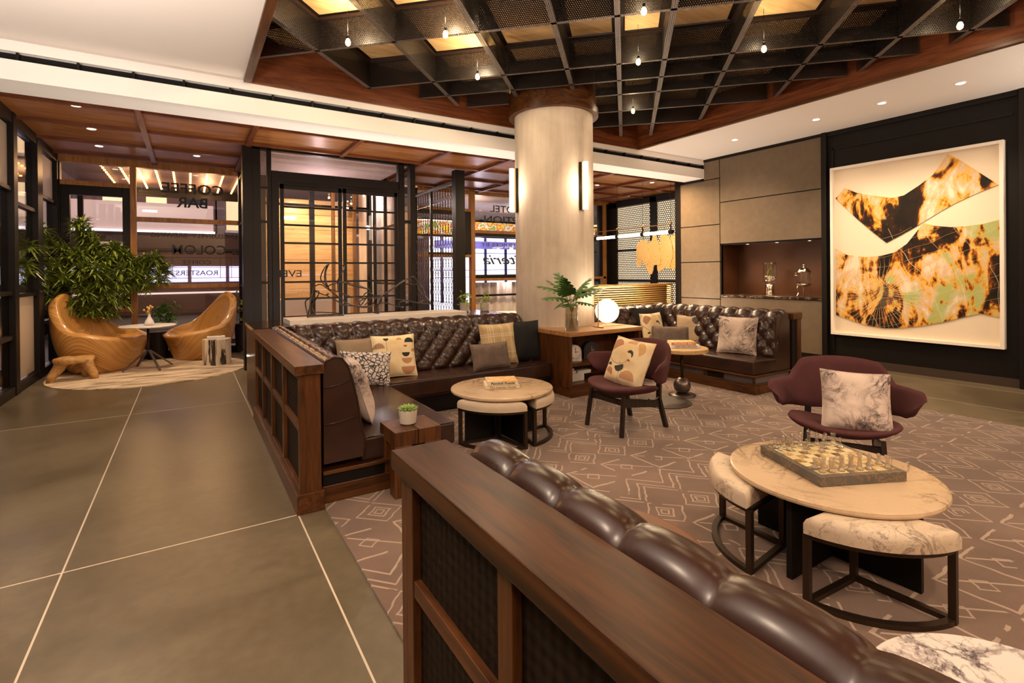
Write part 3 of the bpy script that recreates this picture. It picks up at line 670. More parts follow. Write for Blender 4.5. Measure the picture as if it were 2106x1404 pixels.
# ---- vestibule with black framed double doors (y = 9.1)
vs = sempty('door_1'); VY = 9.1
def vb(x0, x1, z0, z1, nm='door_frame', mat='black', d=0.05, y=VY, bev=0.004): return box(x0, x1, y-d, y+d, z0, z1).build(nm, mat, vs, bevel=bev)
vb(0.72, 0.86, 0, WZ, 'post', d=0.09); vb(0.86, 0.98, 0, WZ, 'post'); vb(1.08, 1.14, 0, WZ, 'post'); vb(1.14, 1.25, 0, 3.2, 'post', d=0.06)
vb(3.28, 3.40, 0, WZ, 'post'); vb(3.50, 3.60, 0, WZ, 'post', d=0.08); vb(1.14, 3.30, 3.05, 3.20, 'transom'); vb(0.86, 3.6, WZ-0.03, WZ+0.03, 'head_rail')
vb(1.2, 3.3, 3.0, 3.05, 'door_head', d=0.04)
vb(3.40, 3.50, 2.45, 2.5, 'glazing_bar'); vb(3.40, 3.50, 0.9, 0.95, 'glazing_bar')
for z in (2.35, 2.9, 1.36): vb(0.98, 1.08, z, z+0.03, 'glazing_bar')
def finemesh():
    m = Mat('woven_wire'); x, y, z, v = m.coord()
    a = ((x/0.016+100.0).fr()-0.5).abs().gt(0.33).mx(((z/0.016+100.0).fr()-0.5).abs().gt(0.33))
    m.set('Base Color', (0.10, 0.07, 0.05)).set('Metallic', 0.6).set('Roughness', 0.4); m.alpha(a); return m.mat
M['wire'] = finemesh()
box(0.98, 1.08, VY-0.004, VY+0.004, 0.1, WZ).build('mesh_strip', 'wire', vs)
for k, (x0, x1) in enumerate(((1.27, 2.26), (2.28, 3.27))):
    lf_ = B().box(x0, x0+0.06, VY-0.02, VY+0.02, 0.02, 3.0).box(x1-0.06, x1, VY-0.02, VY+0.02, 0.02, 3.0).box(x0, x1, VY-0.02, VY+0.02, 2.92, 3.0).box(x0, x1, VY-0.02, VY+0.02, 0.02, 0.2)
    lf = lf_.build('door_leaf', 'black', vs, bevel=0.003)
    for z in (2.63, 2.33, 2.03, 1.70, 1.38, 1.10, 0.80, 0.50): box(x0+0.06, x1-0.06, VY-0.014, VY+0.014, z-0.016, z+0.016).build('glazing_bar', 'black', lf)
    box(x0+0.06, x1-0.06, VY-0.003, VY+0.003, 0.2, 2.92).build('pane', 'glass', lf)
    box(x0+0.05+0.1*k, x0+0.62+0.1*k, VY-0.06, VY-0.03, 2.985, 3.01).build('door_closer', 'black', lf)
for a in ((1.14, 3.28, 3.2, WZ-0.03), (3.40, 3.50, 0.1, WZ)): box(a[0], a[1], VY-0.003, VY+0.003, a[2], a[3]).build('pane', 'glass', vs)
# vestibule sides and outer doors
for x in (0.86, 3.56):
    for y in (9.85, 10.65, 11.4): box(x-0.03, x+0.03, y-0.03, y+0.03, 0, WZ).build('post', 'black', vs)
    for z in (0.1, 1.3, 2.5, 3.4): box(x-0.02, x+0.02, 9.15, 11.4, z-0.02, z+0.02).build('glazing_bar', 'black', vs)
    box(x-0.003, x+0.003, 9.15, 11.4, 0.1, 3.4).build('pane', 'glass', vs)
box(0.92, 3.52, 9.16, 11.38, 3.53, 3.545).build('vestibule_ceiling', plain('vestibule_white', (0.85, 0.72, 0.70), 0.6), vs)
light('AREA', (2.2, 10.2, 3.50), 22, (1.0, 0.78, 0.66), 1.2, (2.2, 10.2, 0)); light('POINT', (2.2, 10.6, 2.95), 16, (1.0, 0.75, 0.72), 0.1)
for x in (2.22, 1.27, 3.45): fr(x-0.05, x+0.05, 0, WZ, 'black', 'outer_mullion', 0.04)
for x in (2.66, 3.12): fr(x-0.035, x+0.035, 0, WZ-0.1, 'framewood', 'timber_frame', 0.04)
for z in (2.95,): fr(1.0, 3.5, z, z+0.05, 'black', 'outer_bar', 0.03)
fr(0.92, 4.6, WZ-0.25, WZ, 'black', 'head_rail', 0.05); fr(3.45, 4.6, 0.0, 0.2, 'black', 'base_rail')

# ---- folding lattice gate beside the vestibule
gt = thing('folding_lattice_gate', 'dark folding scissor lattice gate on a tall black post beside the glazed doors', 'gate', (0,0,0))
box(4.42, 4.62, 8.98, 9.16, 0, WZ-0.016).build('post', 'black', gt, bevel=0.005)
box(4.48, 4.55, 9.16, 11.3, 3.30, 3.36).build('top_track', plain('track_grey', (0.12, 0.10, 0.09), 0.4, 0.6), gt)
for y in (9.2, 10.4, 11.28): box(4.49, 4.54, y-0.02, y+0.02, 0.1, 3.3).build('upright', 'black', gt)
bronze = plain('gate_bronze', (0.10, 0.055, 0.025), 0.35, 0.8)
NB = 16
for side in (-1, 1):
    lt = B(); n = 26; 
    for k in range(NB):
        y = 9.27+k*(1.98/(NB-1))
        pts = [(4.515+side*0.006, y+side*(0.028 if j % 2 else -0.028), 0.12+j*3.18/n) for j in range(n+1)]
        lt.tube(pts, 0.0065, 4)
    lt.build('lattice', bronze, gt, kind='stuff')
for z in [0.3+0.3*k for k in range(10)]: B().tube([(4.515, 9.2, z), (4.515, 11.28, z)], 0.005, 5).build('cross_rod', bronze, gt)

# ================================================================== ALCOVE ON THE RIGHT
def hexmat():
    m = Mat('hex_perforated'); x, y, z, v = m.coord(); s = 0.062
    u = y/s; w_ = z/(s*0.866); row = (w_+200.0).fl(); odd = (row/2.0).fr().gt(0.25)
    fx = (u+odd*0.5+300.0).fr()-0.5; fy = ((w_+200.0).fr()-0.5)*0.866
    a = (fx*fx+fy*fy).gt(0.115); m.set('Base Color', (0.02, 0.015, 0.012)).set('Roughness', 0.5); m.alpha(a); return m.mat
M['hex'] = hexmat()
AX = 10.75
ps = thing('perforated_screen_wall', 'black round-perforated screen panels lit from behind in the alcove', 'screen', (0,0,0))
box(AX+0.17, AX+0.2, 7.3, 11.4, 0, WZ).build('light_panel', plain('backlit_board', (0.8, 0.7, 0.55), 0.7, emit=(1, 0.76, 0.5), es=1.1), ps)
for y0, y1 in ((9.75, 11.08), (7.4, 9.55)):
    box(AX, AX+0.004, y0, y1, 0.3, 3.42).build('perforated_panel', 'hex', ps)
for a in ((9.54, 9.76, 0, WZ), (11.06, 11.4, 0, WZ)): box(AX-0.03, AX+0.03, *a).build('post', 'black', ps)
for z in (2.12, 1.24): box(AX-0.01, AX+0.02, 7.4, 11.1, z-0.035, z+0.035).build('rail', 'black', ps)
box(AX-0.03, AX+0.05, 7.3, 11.4, 3.40, WZ+0.04).build('head_rail', 'black', ps)
def agmat():
    m = Mat('agate'); x, y, z, v = m.coord('Object'); n = m.noise(v, 3.5, 3)*0.25
    d = ((y*y*7.5+z*z*0.75).sq()+n*0.6)*11.0; t = d.fr()
    c = m.ramp(t, [(0, (0.85, 0.48, 0.12)), (0.3, (0.9, 0.64, 0.25)), (0.45, (0.42, 0.13, 0.01)), (0.58, (0.9, 0.70, 0.38)), (0.85, (0.80, 0.38, 0.06)), (1, (0.85, 0.48, 0.12))])
    m.set('Base Color', c).set('Roughness', 0.25).set('Emission Color', c).set('Emission Strength', 0.12); return m.mat  # faint glow added to the slices, which are no lamps
M['agate'] = agmat()
ag = thing('agate_wall_piece', 'row of overlapping honey coloured banded agate slices hanging before the perforated screen', 'wall decoration', (AX-0.35, 9.3, 2.0))
for k, (yy, zz, ln, tilt) in enumerate([(0.52, 0.0, 0.36, 0.22), (0.33, 0.02, 0.34, -0.1), (0.14, -0.1, 0.46, 0.15), (-0.06, 0.05, 0.42, -0.08), (-0.26, -0.05, 0.46, 0.1), (-0.46, 0.04, 0.44, -0.14), (-0.66, 0.0, 0.45, 0.08)]):
    n = 40; prof = []
    for i in range(n):
        a = 2*PI*i/n; rr = 1+0.06*math.sin(3*a+k)+0.04*math.sin(5*a+2*k); prof.append((0.15*rr*math.copysign(abs(math.cos(a))**0.75, math.cos(a))+0.02*math.sin(2*a+k), ln*rr*math.copysign(abs(math.sin(a))**0.85, math.sin(a))))
    o = B().add([(0.0, y, z) for y, z in prof]+[(0.03, y, z) for y, z in prof], [tuple(range(n))[::-1], tuple(range(n, 2*n))]+[(i, (i+1) % n, n+(i+1) % n, n+i) for i in range(n)]).build('agate_slice', 'agate', ag, bevel=0.004)
    o.location = (-0.04*(k % 2)-0.03*k*0.3, yy, zz); o.rotation_euler = (tilt, 0, 0)
    B().tube([(0.015, 0, ln*0.9), (0.015, 0, ln+0.2)], 0.003, 5).build('hook', 'black', o)
pt = thing('tube_pendant_lamp', 'long horizontal glowing tube pendant with brass rod and dark clamps on thin cords', 'lamp', (8.95, 0, 2.37))
ends = [9.98, 9.2, 8.37, 7.55]
for k in range(3): B().tube([(0, ends[k]-0.05, 0), (0, ends[k+1]+0.05, 0)], 0.036, 14).build('glass_tube', 'tube', pt)
B().tube([(0, 10.0, 0.17), (0, 7.5, 0.17)], 0.010, 8).build('rod', 'gold', pt)
for y in ends:
    c = B().tube([(0, y-0.045, 0), (0, y+0.045, 0)], 0.048, 12).tube([(0, y, 0.03), (0, y, 0.19)], 0.018, 8); c.build('clamp', 'black', pt)
    B().tube([(0, y, 0.18), (0, y, WZ+0.04-2.37)], 0.0035, 5).build('cord', 'black', pt)
    B().sphere((0, y, 0.20), 0.03, 10, 8).build('finial', 'gold', pt)
for y in (9.6, 8.8, 7.95): light('POINT', (8.95, y, 2.28), 14, (1, 0.82, 0.55), 0.06)
# brass ribbed partition
br = plain('brushed_brass', (0.78, 0.48, 0.16), 0.32, 1.0)
bp = thing('brass_ribbed_partition', 'low partition faced with polished brass horizontal ribs behind the far sofa', 'partition', (0,0,0))
box(5.2, 8.70, 7.36, 7.5, 0, 1.22).build('core', 'blackwall', bp)
zr = 0.60
while zr < 1.21:
    B().tube([(5.2, 7.345, zr), (8.55, 7.345, zr), (8.62, 7.30, zr), (8.70, 7.30, zr)], 0.017, 8).build('rib', br, bp); zr += 0.043
box(5.2, 8.70, 7.30, 7.5, 1.222, 1.245).build('cap', br, bp, bevel=0.005)
fr_ = B()
for k in range(90): fr_.tube([(5.6+k*0.034, 7.33, 0.25), (5.6+k*0.034, 7.33, 0.585)], 0.011, 5)
fr_.build('fluting', br, bp, kind='stuff')
light('AREA', (7.0, 7.06, 3.30), 170, WARM, 2.6, (7.0, 7.34, 1.0), size_y=0.1)  # unseen area lamp added overhead to brighten the brass ribs

# ================================================================== PARTITION BEHIND THE SOFAS
bw = thing('low_back_counter', 'low counter with glossy dark top running behind the tufted sofas', 'counter', (0,0,0))
box(0.58, 3.75, 6.06, 6.95, 0.0, 0.89).build('body', 'walnut_x', bw); box(0.57, 3.80, 6.03, 7.0, 0.89, 0.93).build('top', plain('dark_gloss_top', (0.03, 0.018, 0.012), 0.12), bw, bevel=0.003)
sbx = thing('white_plinth', 'long white display slab behind the left sofa under the wire figure', 'plinth', (0,0,0))
box(0.94, 3.15, 6.10, 6.60, 0.931, 0.99).build('slab', plain('slab_white', (0.86, 0.76, 0.66), 0.35), sbx, bevel=0.004)
sc = thing('wire_figure_sculpture', 'dark bent wire sculpture of a reclining figure on the white slab', 'sculpture', (0, 6.35, 0.0))
def cr(pts, n=10):                             # Catmull-Rom
    P = [Vector(p) for p in pts]; P = [P[0]*2-P[1]]+P+[P[-1]*2-P[-2]]; out = []
    for i in range(1, len(P)-2):
        for k in range(n):
            t = k/n; a, b, c, d = P[i-1:i+3]; out.append(0.5*((2*b)+(c-a)*t+(2*a-5*b+4*c-d)*t*t+(3*b-a-3*c+d)*t**3))
    out.append(P[-2]); return out
def px(u, v, dy=0.0):                          # sketch units -> metres on the slab
    return (1.02+u*0.000885+0.00002*v*0, dy, 1.84-v*0.000870+0.00003*(u-1000)*1.0)
wires = [
 ([(180,985),(150,740),(190,690),(230,640),(245,560),(300,510),(350,505),(420,560),(520,640),(700,790),(900,850),(1060,840)], 0.0),
 ([(180,985),(215,830),(300,690),(330,600),(260,590),(235,640),(200,900),(180,985),(240,995),(450,985),(660,968)], 0.06),
 ([(240,995),(235,930),(280,895),(370,895),(600,930),(620,968)], 0.12), ([(280,890),(260,800),(330,660)], 0.1),
 ([(420,560),(400,400),(420,270),(480,210),(550,205),(620,250),(660,268),(600,400),(575,470),(575,625)], 0.0),
 ([(415,545),(340,450),(335,370),(380,270),(430,235),(400,330),(395,470),(430,570)], -0.07),
 ([(430,570),(480,520),(560,495),(640,490),(800,550),(940,590),(1010,615),(1010,680),(960,760),(900,830),(870,810),(890,770),(960,740)], 0.04),
 ([(430,570),(570,620),(720,690),(900,730),(1120,738)], -0.05), ([(640,490),(700,490),(860,540),(1000,600)], 0.12),
 ([(280,590),(430,660),(470,640),(440,660),(560,740),(700,820),(860,850)], 0.1), ([(560,745),(590,800),(720,815),(900,860),(1050,840)], -0.08),
 ([(920,740),(920,690),(960,650),(1010,670),(1045,700),(1010,760),(920,830)], -0.03),
 ([(1120,738),(1160,738),(1400,590),(1600,470),(1680,465),(1740,540),(1790,620),(1840,740),(1905,885)], 0.0),
 ([(1190,740),(1240,710),(1420,590),(1600,485),(1680,540)], 0.08), ([(1510,550),(1640,570),(1740,585),(1690,620),(1740,690),(1850,790),(1905,885)], -0.07),
 ([(1130,750),(1070,880),(1020,930),(1160,975),(1175,930),(1160,860),(1200,820),(1215,745)], 0.1), ([(1160,738),(1120,850),(1100,950)], -0.05),
 ([(1175,835),(1230,818),(1310,850),(1440,895),(1510,910)], 0.0), ([(1400,800),(1440,785),(1600,820),(1760,855),(1880,830)], 0.07), ([(1410,870),(1450,820),(1560,815),(1740,860),(1905,885)], -0.06)]
for pts, dy in wires:
    q = [(*px(u, v)[:1], dy+0.02*math.sin(i*1.7), max(px(u, v)[2], 0.996)) for i, (u, v) in enumerate(pts)]
    B().tube(cr(q, 5), 0.0075, 6).build('wire', plain('dark_wire', (0.10, 0.085, 0.08), 0.22, 0.9) if 'dark_wire' not in bpy.data.materials else bpy.data.materials['dark_wire'], sc, smooth=True)

# ================================================================== BOOTH DIVIDERS
def divmesh():
    m = Mat('dark_woven_panel'); x, y, z, v = m.coord()
    a = (((y+z)/0.012).sin()*((y-z)/0.012).sin()); m.set('Base Color', m.ramp(a.map(-1, 1), [(0, (0.005, 0.003, 0.002)), (1, (0.022, 0.011, 0.006))])).set('Roughness', 0.6).set('Specular IOR Level', 0.15); m.bump(a, 0.5, 0.003); return m.mat
M['weave'] = divmesh()
def divider(lab, y0, y1, npan, flush_end, endpost=0.10, x0=0.55, x1=0.715, capz=0.93):
    t = thing('booth_divider', lab, 'divider', (0,0,0)); X0_, X1_ = x0+0.02, x1-0.015
    box(x0-0.005, x1+0.005, y0-0.015, y1, capz-0.06, capz).build('cap', 'walnut', t, bevel=0.003)
    box(X0_, X1_, y0, y0+0.045, 0.0, capz-0.06).build('end_post', 'walnut_z', t, bevel=0.003)
    box(X0_+0.025, X1_-0.02, y0+0.04, y1-0.01, 0.02, capz-0.06).build('woven_panel', 'weave', t)
    box(X1_-0.03, X1_, y0+0.02, y1-0.01, 0.02, capz-0.06).build('back_board', 'walnut', t)
    box(x0, x1, y0-0.012, y1, 0.0, 0.125).build('plinth', 'walnut', t, bevel=0.003)
    box(X0_+0.003, X0_+0.03, y0+0.045, y1, 0.505, 0.555).build('rail', 'walnut', t, bevel=0.002)
    box(X0_, X0_+0.03, y0+0.045, y1, 0.84, capz-0.061).build('rail', 'walnut', t, bevel=0.002)
    box(X0_, X0_+0.03, y0+0.045, y1, 0.125, 0.16).build('rail', 'walnut', t, bevel=0.002)
    L = y1-0.04-(y0+0.045)
    for k in range(1, npan+1):
        yy = y0+0.045+L*k/npan; box(X0_, X0_+0.03, yy-0.03, yy+0.03, 0.16, 0.84).build('stile', 'walnut_z', t, bevel=0.002)
    return t
divider('walnut booth divider with eight dark woven panels beside the aisle, behind the left sofa', 3.39, 5.95, 4, True)
divider('nearest walnut booth divider with broad cap running towards the viewer', 1.60-4.3, 1.60, 8, True) if False else None
t = thing('booth_divider', 'nearest walnut booth divider with broad flat cap behind the leather bolster', 'divider', (0,0,0))
box(0.545, 0.74, -3.0, 1.60, 0.87, 0.93).build('cap', 'capwood', t, bevel=0.004)
box(0.57, 0.70, 1.53, 1.575, 0, 0.87).build('end_post', 'walnut_z', t, bevel=0.003)
box(0.595, 0.68, -3.0, 1.54, 0.02, 0.87).build('woven_panel', 'weave', t); box(0.68, 0.70, -3.0, 1.54, 0.02, 0.87).build('back_board', 'walnut', t)
box(0.55, 0.715, -3.0, 1.59, 0, 0.125).build('plinth', 'walnut', t, bevel=0.003)
for z0, z1 in ((0.505, 0.555), (0.845, 0.869), (0.125, 0.16)): box(0.573, 0.60, -3.0, 1.53, z0, z1).build('rail', 'walnut', t, bevel=0.002)
box(0.57, 0.60, 1.48, 1.53, 0.16, 0.845).build('stile', 'walnut_z', t, bevel=0.002)
for k in range(7):
    yy = 0.94-0.58*k; box(0.57, 0.60, yy-0.03, yy+0.03, 0.16, 0.845).build('stile', 'walnut_z', t, bevel=0.002)

# ================================================================== LEATHER BOOTHS
def puff_diamond(u, s, d=0.215, h=0.115, s0=0.155):
    """u along the sofa, s arc length measured from the ridge downwards"""
    p = u/d; q = (s-s0)/h
    if q < 0: a = abs(math.sin(PI*p))**0.55
    else: a = (abs(math.sin(PI*(p-q/2)))*abs(math.sin(PI*(p+q/2))))**0.5
    k = round(q); b = 0
    if q > -0.6 and k >= 0:
        pu = p-(0.5 if k % 2 else 0); du = (pu-round(pu))*d; ds = (q-k)*h; b = math.exp(-(du*du+ds*ds)/0.0007)
    return a*0.040-b*0.020
def tuft_back(name, L, prof, place, parent, u_off=0.0, ends=True, nrows=4, d=0.215):
    """prof: (depth, z) points from the seat up over the ridge to the rear; place(u, depth, z) -> world"""
    P = [Vector((a, b)) for a, b in prof]; seg = [(P[i+1]-P[i]).length for i in range(len(P)-1)]; T = sum(seg)
    def at(s):
        for i, l in enumerate(seg):
            if s <= l or i == len(seg)-1: t = min(max(s/l, 0), 1); return P[i].lerp(P[i+1], t), (P[i+1]-P[i]).normalized()
            s -= l
    ridge_i = max(range(len(prof)), key=lambda i: prof[i][1]); s_r = sum(seg[:ridge_i])
    nu = int(L/0.018); nv = int(T/0.018)
    def fn(i, j):
        u = i*L; s = j*T; p, tn = at(s); nrm = Vector((-tn.y, tn.x))
        sd = s_r-s
        k = puff_diamond(u+u_off, sd, d) if sd > 0 else 0.040*abs(math.sin(PI*(u+u_off)/d))**0.55
        e = min(1, s/0.03)*min(1, (T-s)/0.05); k *= max(e, 0)
        edge = min(u, L-u); k *= min(1, edge/0.02) if ends else 1
        return place(u, (p+nrm*k).x, (p+nrm*k).y)
    o = B().grid(nu, nv, fn).build(name, 'leather', parent, smooth=True)
    # closing end caps
    for u in (0, L):
        vs = [place(u, a, b) for a, b in prof]; cap = B().add(vs, [tuple(range(len(vs)))]); cap.build('end_cap', 'leather', parent)
    bt = B()
    for r_ in range(nrows):
        s = 0.155+r_*0.115
        if s > s_r-0.03: break
        p, tn = at(s_r-s); nrm = Vector((-tn.y, tn.x)); x = (0.5*d if r_ % 2 else 0)-(u_off % d)
        while x < L-0.04:
            if x > 0.04: c = p+nrm*(-0.008); bt.sphere(place(x, c.x, c.y), 0.009, 7, 5)
            x += d
    bt.build('buttons', 'leather', parent, smooth=True, kind='stuff')
    return o
M['seamdark'] = plain('dark_seam', (0.012, 0.005, 0.004), 0.4)
def seat_cush(x0, x1, y0, y1, z0, z1, parent, nm='seat_cushion'):
    o = box(x0, x1, y0, y1, z0, z1).build(nm, 'leather', parent, bevel=0.022, seg=4); sharp(o, 180)
    return o
def seam(pts, parent, r=0.0045): return B().tube(pts, r, 6).build('piping', 'leather', parent, smooth=True)

profX = [(0.0, 0.38), (0.0, 0.42), (0.03, 0.50), (0.08, 0.64), (0.13, 0.76), (0.18, 0.86), (0.23, 0.905), (0.30, 0.925), (0.42, 0.925), (0.50, 0.90), (0.53, 0.86)]
# --- sofa A (left, L shaped)
A = thing('leather_corner_sofa', 'dark brown tufted leather corner sofa between the aisle divider and the round column', 'sofa', (0,0,0))
tuft_back('tufted_back', 2.82, profX, lambda u, d_, z: (0.92+u, 5.47+d_, z), A, 0.05)
prY = [(0.975, 0.28), (0.985, 0.40), (0.955, 0.52), (0.935, 0.66), (0.905, 0.80), (0.875, 0.90), (0.835, 0.955), (0.785, 0.965), (0.735, 0.945), (0.718, 0.90), (0.718, 0.28)]
def channel_back(prof, y0, y1, parent, d=0.22, nm='channelled_back', amp=0.022, off=0.0, facing=1):
    n = len(prof); P = [Vector(p) for p in prof]; c = sum(P, Vector((0,0)))/n; L = y1-y0; ny = int(L/0.016); fine = []
    for i in range(n-1):
        m_ = max(1, int((P[i+1]-P[i]).length/0.03))
        for k in range(m_): fine.append(P[i].lerp(P[i+1], k/m_))
    fine.append(P[-1]); N = len(fine)
    def fn(i, j):
        y = y0+i*L; p = fine[round(j*(N-1))]; k = abs(math.sin(PI*(y-off)/d))**0.38; dr = (p-c).normalized()
        wob = 0.0015*mnoise.noise(Vector((p.x*20, y*14, p.y*14)))
        q = p+dr*(amp*(k-1)+wob) if (facing*(p.x-c.x) > -0.12) else p
        return (q.x, y, q.y)
    b = B().grid(ny, N-1, fn, flip=False); o = b.build(nm, 'leather', parent, smooth=True)
    for e in (0, 1): B().add([fn(e, j/(N-1)) for j in range(N)], [tuple(range(N))]).build('end_cap', 'leather', parent)
    k = math.floor((y0-off)/d)+1
    while off+k*d < y1-0.03:
        yy = off+k*d; sp = [(q.x, yy, q.y) for q in (p+(p-c).normalized()*(0.0035-amp) for p in fine) if facing*(q.x-c.x) > -0.10]
        B().tube(sp, 0.0038, 5).build('seam', 'seamdark', parent, smooth=True); k += 1
    return o
channel_back(prY, 3.40, 5.9, A, 0.225, amp=0.013)
for z, xx in ((0.80, 0.905), (0.56, 0.948)):
    seam([(0.72, 3.398, z-0.03), (0.80, 3.392, z-0.02), (xx-0.02, 3.396, z)], A, 0.004)
seam([(x, 3.398, z) for x, z in prY[:-1]], A, 0.006)
seat_cush(0.97, 1.68, 3.46, 4.98, 0.22, 0.385, A); seat_cush(0.97, 3.74, 4.99, 5.50, 0.22, 0.39, A)
for a in ((1.66, 3.5, 0.372),): pass
seam([(1.672, 3.47, 0.380), (1.672, 4.98, 0.380)], A); seam([(0.99, 3.468, 0.380), (1.67, 3.468, 0.380)], A); seam([(1.69, 4.998, 0.386), (3.73, 4.998, 0.386)], A)
seam([(2.62, 5.0, 0.391), (2.62, 5.48, 0.391)], A, 0.003)
pa = box(0.72, 1.60, 3.44, 4.99, 0.125, 0.20).build('recess_panel', 'blackwall', A); box(1.0, 3.74, 5.06, 5.6, 0.02, 0.20).build('recess_panel', 'blackwall', A)
box(0.717, 1.64, 3.42, 5.0, 0.20, 0.225).build('seat_rail', 'walnut_x', A, bevel=0.003); box(0.717, 1.66, 3.43, 5.0, 0.0125, 0.125).build('plinth', 'walnut_x', A, bevel=0.004)
box(0.72, 3.74, 5.03, 5.95, 0.20, 0.222).build('seat_rail', 'walnut_x', A); box(1.0, 3.74, 5.10, 5.95, 0.0, 0.10).build('plinth', 'walnut_x', A)
# --- sofa B (right)
Bf = thing('leather_corner_sofa', 'dark brown tufted leather corner sofa in front of the brass partition and grey wall panels', 'sofa', (0,0,0))
tuft_back('tufted_back', 1.45, profX, lambda u, d_, z: (5.0+u, 5.47+d_, z), Bf, 0.1)
profY = [(0.0, 0.40), (0.0, 0.44), (0.025, 0.54), (0.055, 0.68), (0.085, 0.80), (0.12, 0.89), (0.165, 0.945), (0.22, 0.965), (0.28, 0.955), (0.33, 0.92)]
tuft_back('tufted_back', 2.15, profY, lambda u, d_, z: (6.16+d_, 5.72-u, z), Bf, 0.0)
seat_cush(5.69, 6.32, 3.58, 5.5, 0.235, 0.41, Bf); seat_cush(5.02, 5.68, 4.98, 5.5, 0.235, 0.40, Bf)
seam([(5.70, 3.59, 0.40), (5.70, 5.0, 0.40)], Bf); seam([(5.70, 3.59, 0.40), (6.3, 3.59, 0.40)], Bf)
box(6.16, 6.49, 3.575, 3.60, 0.235, 0.93).build('end_cushion', 'leather', Bf, bevel=0.012)
M['greyp'] = plain('grey_plinth_panel', (0.13, 0.115, 0.12), 0.45)
box(5.74, 6.49, 3.60, 5.4, 0.125, 0.215).build('recess_panel', 'greyp', Bf)
box(5.68, 6.49, 3.56, 5.45, 0.213, 0.235).build('seat_rail', 'walnut', Bf, bevel=0.003); box(5.69, 6.49, 3.57, 5.45, 0.11, 0.13).build('lower_rail', 'walnut', Bf, bevel=0.003)
box(5.67, 6.49, 3.545, 5.45, 0.0125, 0.11).build('plinth', 'walnut', Bf, bevel=0.004)
for y in (3.60, 4.30, 5.0): box(5.72, 5.745, y-0.012, y+0.012, 0.13, 0.213).build('stile', 'walnut', Bf)
box(5.73, 5.745, 4.02, 4.26, 0.135, 0.21).build('socket_plate', 'black', Bf)
box(5.05, 5.70, 5.06, 5.5, 0.0, 0.235).build('side_base', 'walnut_x', Bf)
bd = thing('booth_divider', 'walnut framed end divider with dark inner face at the end of the far sofa', 'divider', (0,0,0))
box(6.495, 6.70, 3.535, 5.95, 0.87, 0.95).build('cap', 'walnut', bd, bevel=0.003); box(6.60, 6.70, 3.55, 3.62, 0.0, 0.87).build('end_post', 'walnut_z', bd, bevel=0.003)
box(6.50, 6.60, 3.56, 5.95, 0, 0.87).build('inner_panel', 'blackwall', bd); box(6.60, 6.695, 3.62, 5.95, 0.0, 0.87).build('side_board', 'walnut', bd)
# --- sofa C (nearest)
Cf = thing('leather_sofa', 'near dark brown leather sofa with rounded channelled back along the closest divider', 'sofa', (0,0,0))
prC = [(0.98, 0.36), (0.98, 0.44), (0.96, 0.60), (0.945, 0.76), (0.925, 0.87), (0.885, 0.935), (0.835, 0.965), (0.785, 0.96), (0.75, 0.925), (0.742, 0.88), (0.742, 0.30)]
channel_back(prC, -2.9, 1.47, Cf, 0.225, 'channelled_back', 0.030, 1.245)
# rounded end of the seat
pts = [(0.99, -2.9), (1.22, -2.9), (1.22, 0.72)]+[(1.25+0.435*math.cos(a), 1.42+0.435*math.sin(a)) for a in [-1.35+2.9*k/24 for k in range(25)]]+[(0.99, 1.75)]
so = B().prism(pts, 0.20, 0.46).build('seat_cushion', plain('tan_leather', (0.15, 0.055, 0.02), 0.5), Cf, bevel=0.02, seg=3)
B().prism([(x-0.03 if x > 1 else x, y-0.02) for x, y in pts], 0.012, 0.19).build('plinth', 'walnut', Cf)
mt = thing('round_marble_side_table', 'round white marble side table with dark veins beside the nearest sofa', 'side table', (1.60, 0.305, 0.012))
B().lathe([(0.01, 0.40), (0.33, 0.40), (0.352, 0.408), (0.355, 0.425), (0.345, 0.438), (0.01, 0.438)], n=72).build('top', marble('bold_marble', (0.82, 0.72, 0.66), (0.09, 0.06, 0.07), 2.6, 0.22, 0.05, 0.3), mt); sharp(mt.children[0])
B().lathe([(0.30, 0.375), (0.30, 0.40)], n=48).build('under_ring', 'bronze', mt); B().lathe([(0.20, 0), (0.20, 0.012), (0.03, 0.02), (0.025, 0.38)], n=32).build('pedestal', 'bronze', mt)

# ================================================================== SHELF UNIT BY THE COLUMN
su = thing('walnut_shelf_unit', 'walnut open shelf unit wrapped against the round column between the two sofas', 'shelf', (0,0,0))
ux0, ux1, uy0, uy1 = 3.78, 4.98, 4.70, 5.46
arc = []
x_c = math.sqrt(max(0.553**2-(KY-uy1)**2, 0))
a0 = math.atan2(uy1-KY, -x_c); a1 = math.atan2(uy1-KY, x_c)
if a0 > 0: a0 -= 2*PI
arc = [(KX+0.553*math.cos(a0+(a1-a0)*k/16), KY+0.553*math.sin(a0+(a1-a0)*k/16)) for k in range(17)]
top = [(ux0-0.01, uy0-0.02), (ux1+0.01, uy0-0.02), (ux1+0.01, uy1)]+arc[::-1]+[(ux0-0.01, uy1)]
B().prism(top, 0.735, 0.785).build('top', M['oakwarm'], su, bevel=0.002)
box(ux0, ux0+0.045, uy0, 5.15, 0.12, 0.735).build('side_panel', 'walnut_z', su, bevel=0.002)
box(ux1-0.045, ux1, uy0, 5.15, 0.12, 0.735).build('side_panel', 'walnut_z', su, bevel=0.002)
box(ux0+0.045, ux1-0.045, 5.11, 5.14, 0.12, 0.735).build('back_panel', 'walnut_z', su)
box(ux0+0.045, ux1-0.045, uy0+0.005, 5.11, 0.375, 0.41).build('shelf_board', 'walnut_x', su); box(ux0+0.045, ux1-0.045, uy0+0.005, 5.11, 0.12, 0.16).build('shelf_board', 'walnut_x', su)
box(ux0+0.01, ux1, uy0-0.012, 5.15, 0.012, 0.12).build('plinth', 'walnut_x', su, bevel=0.003)
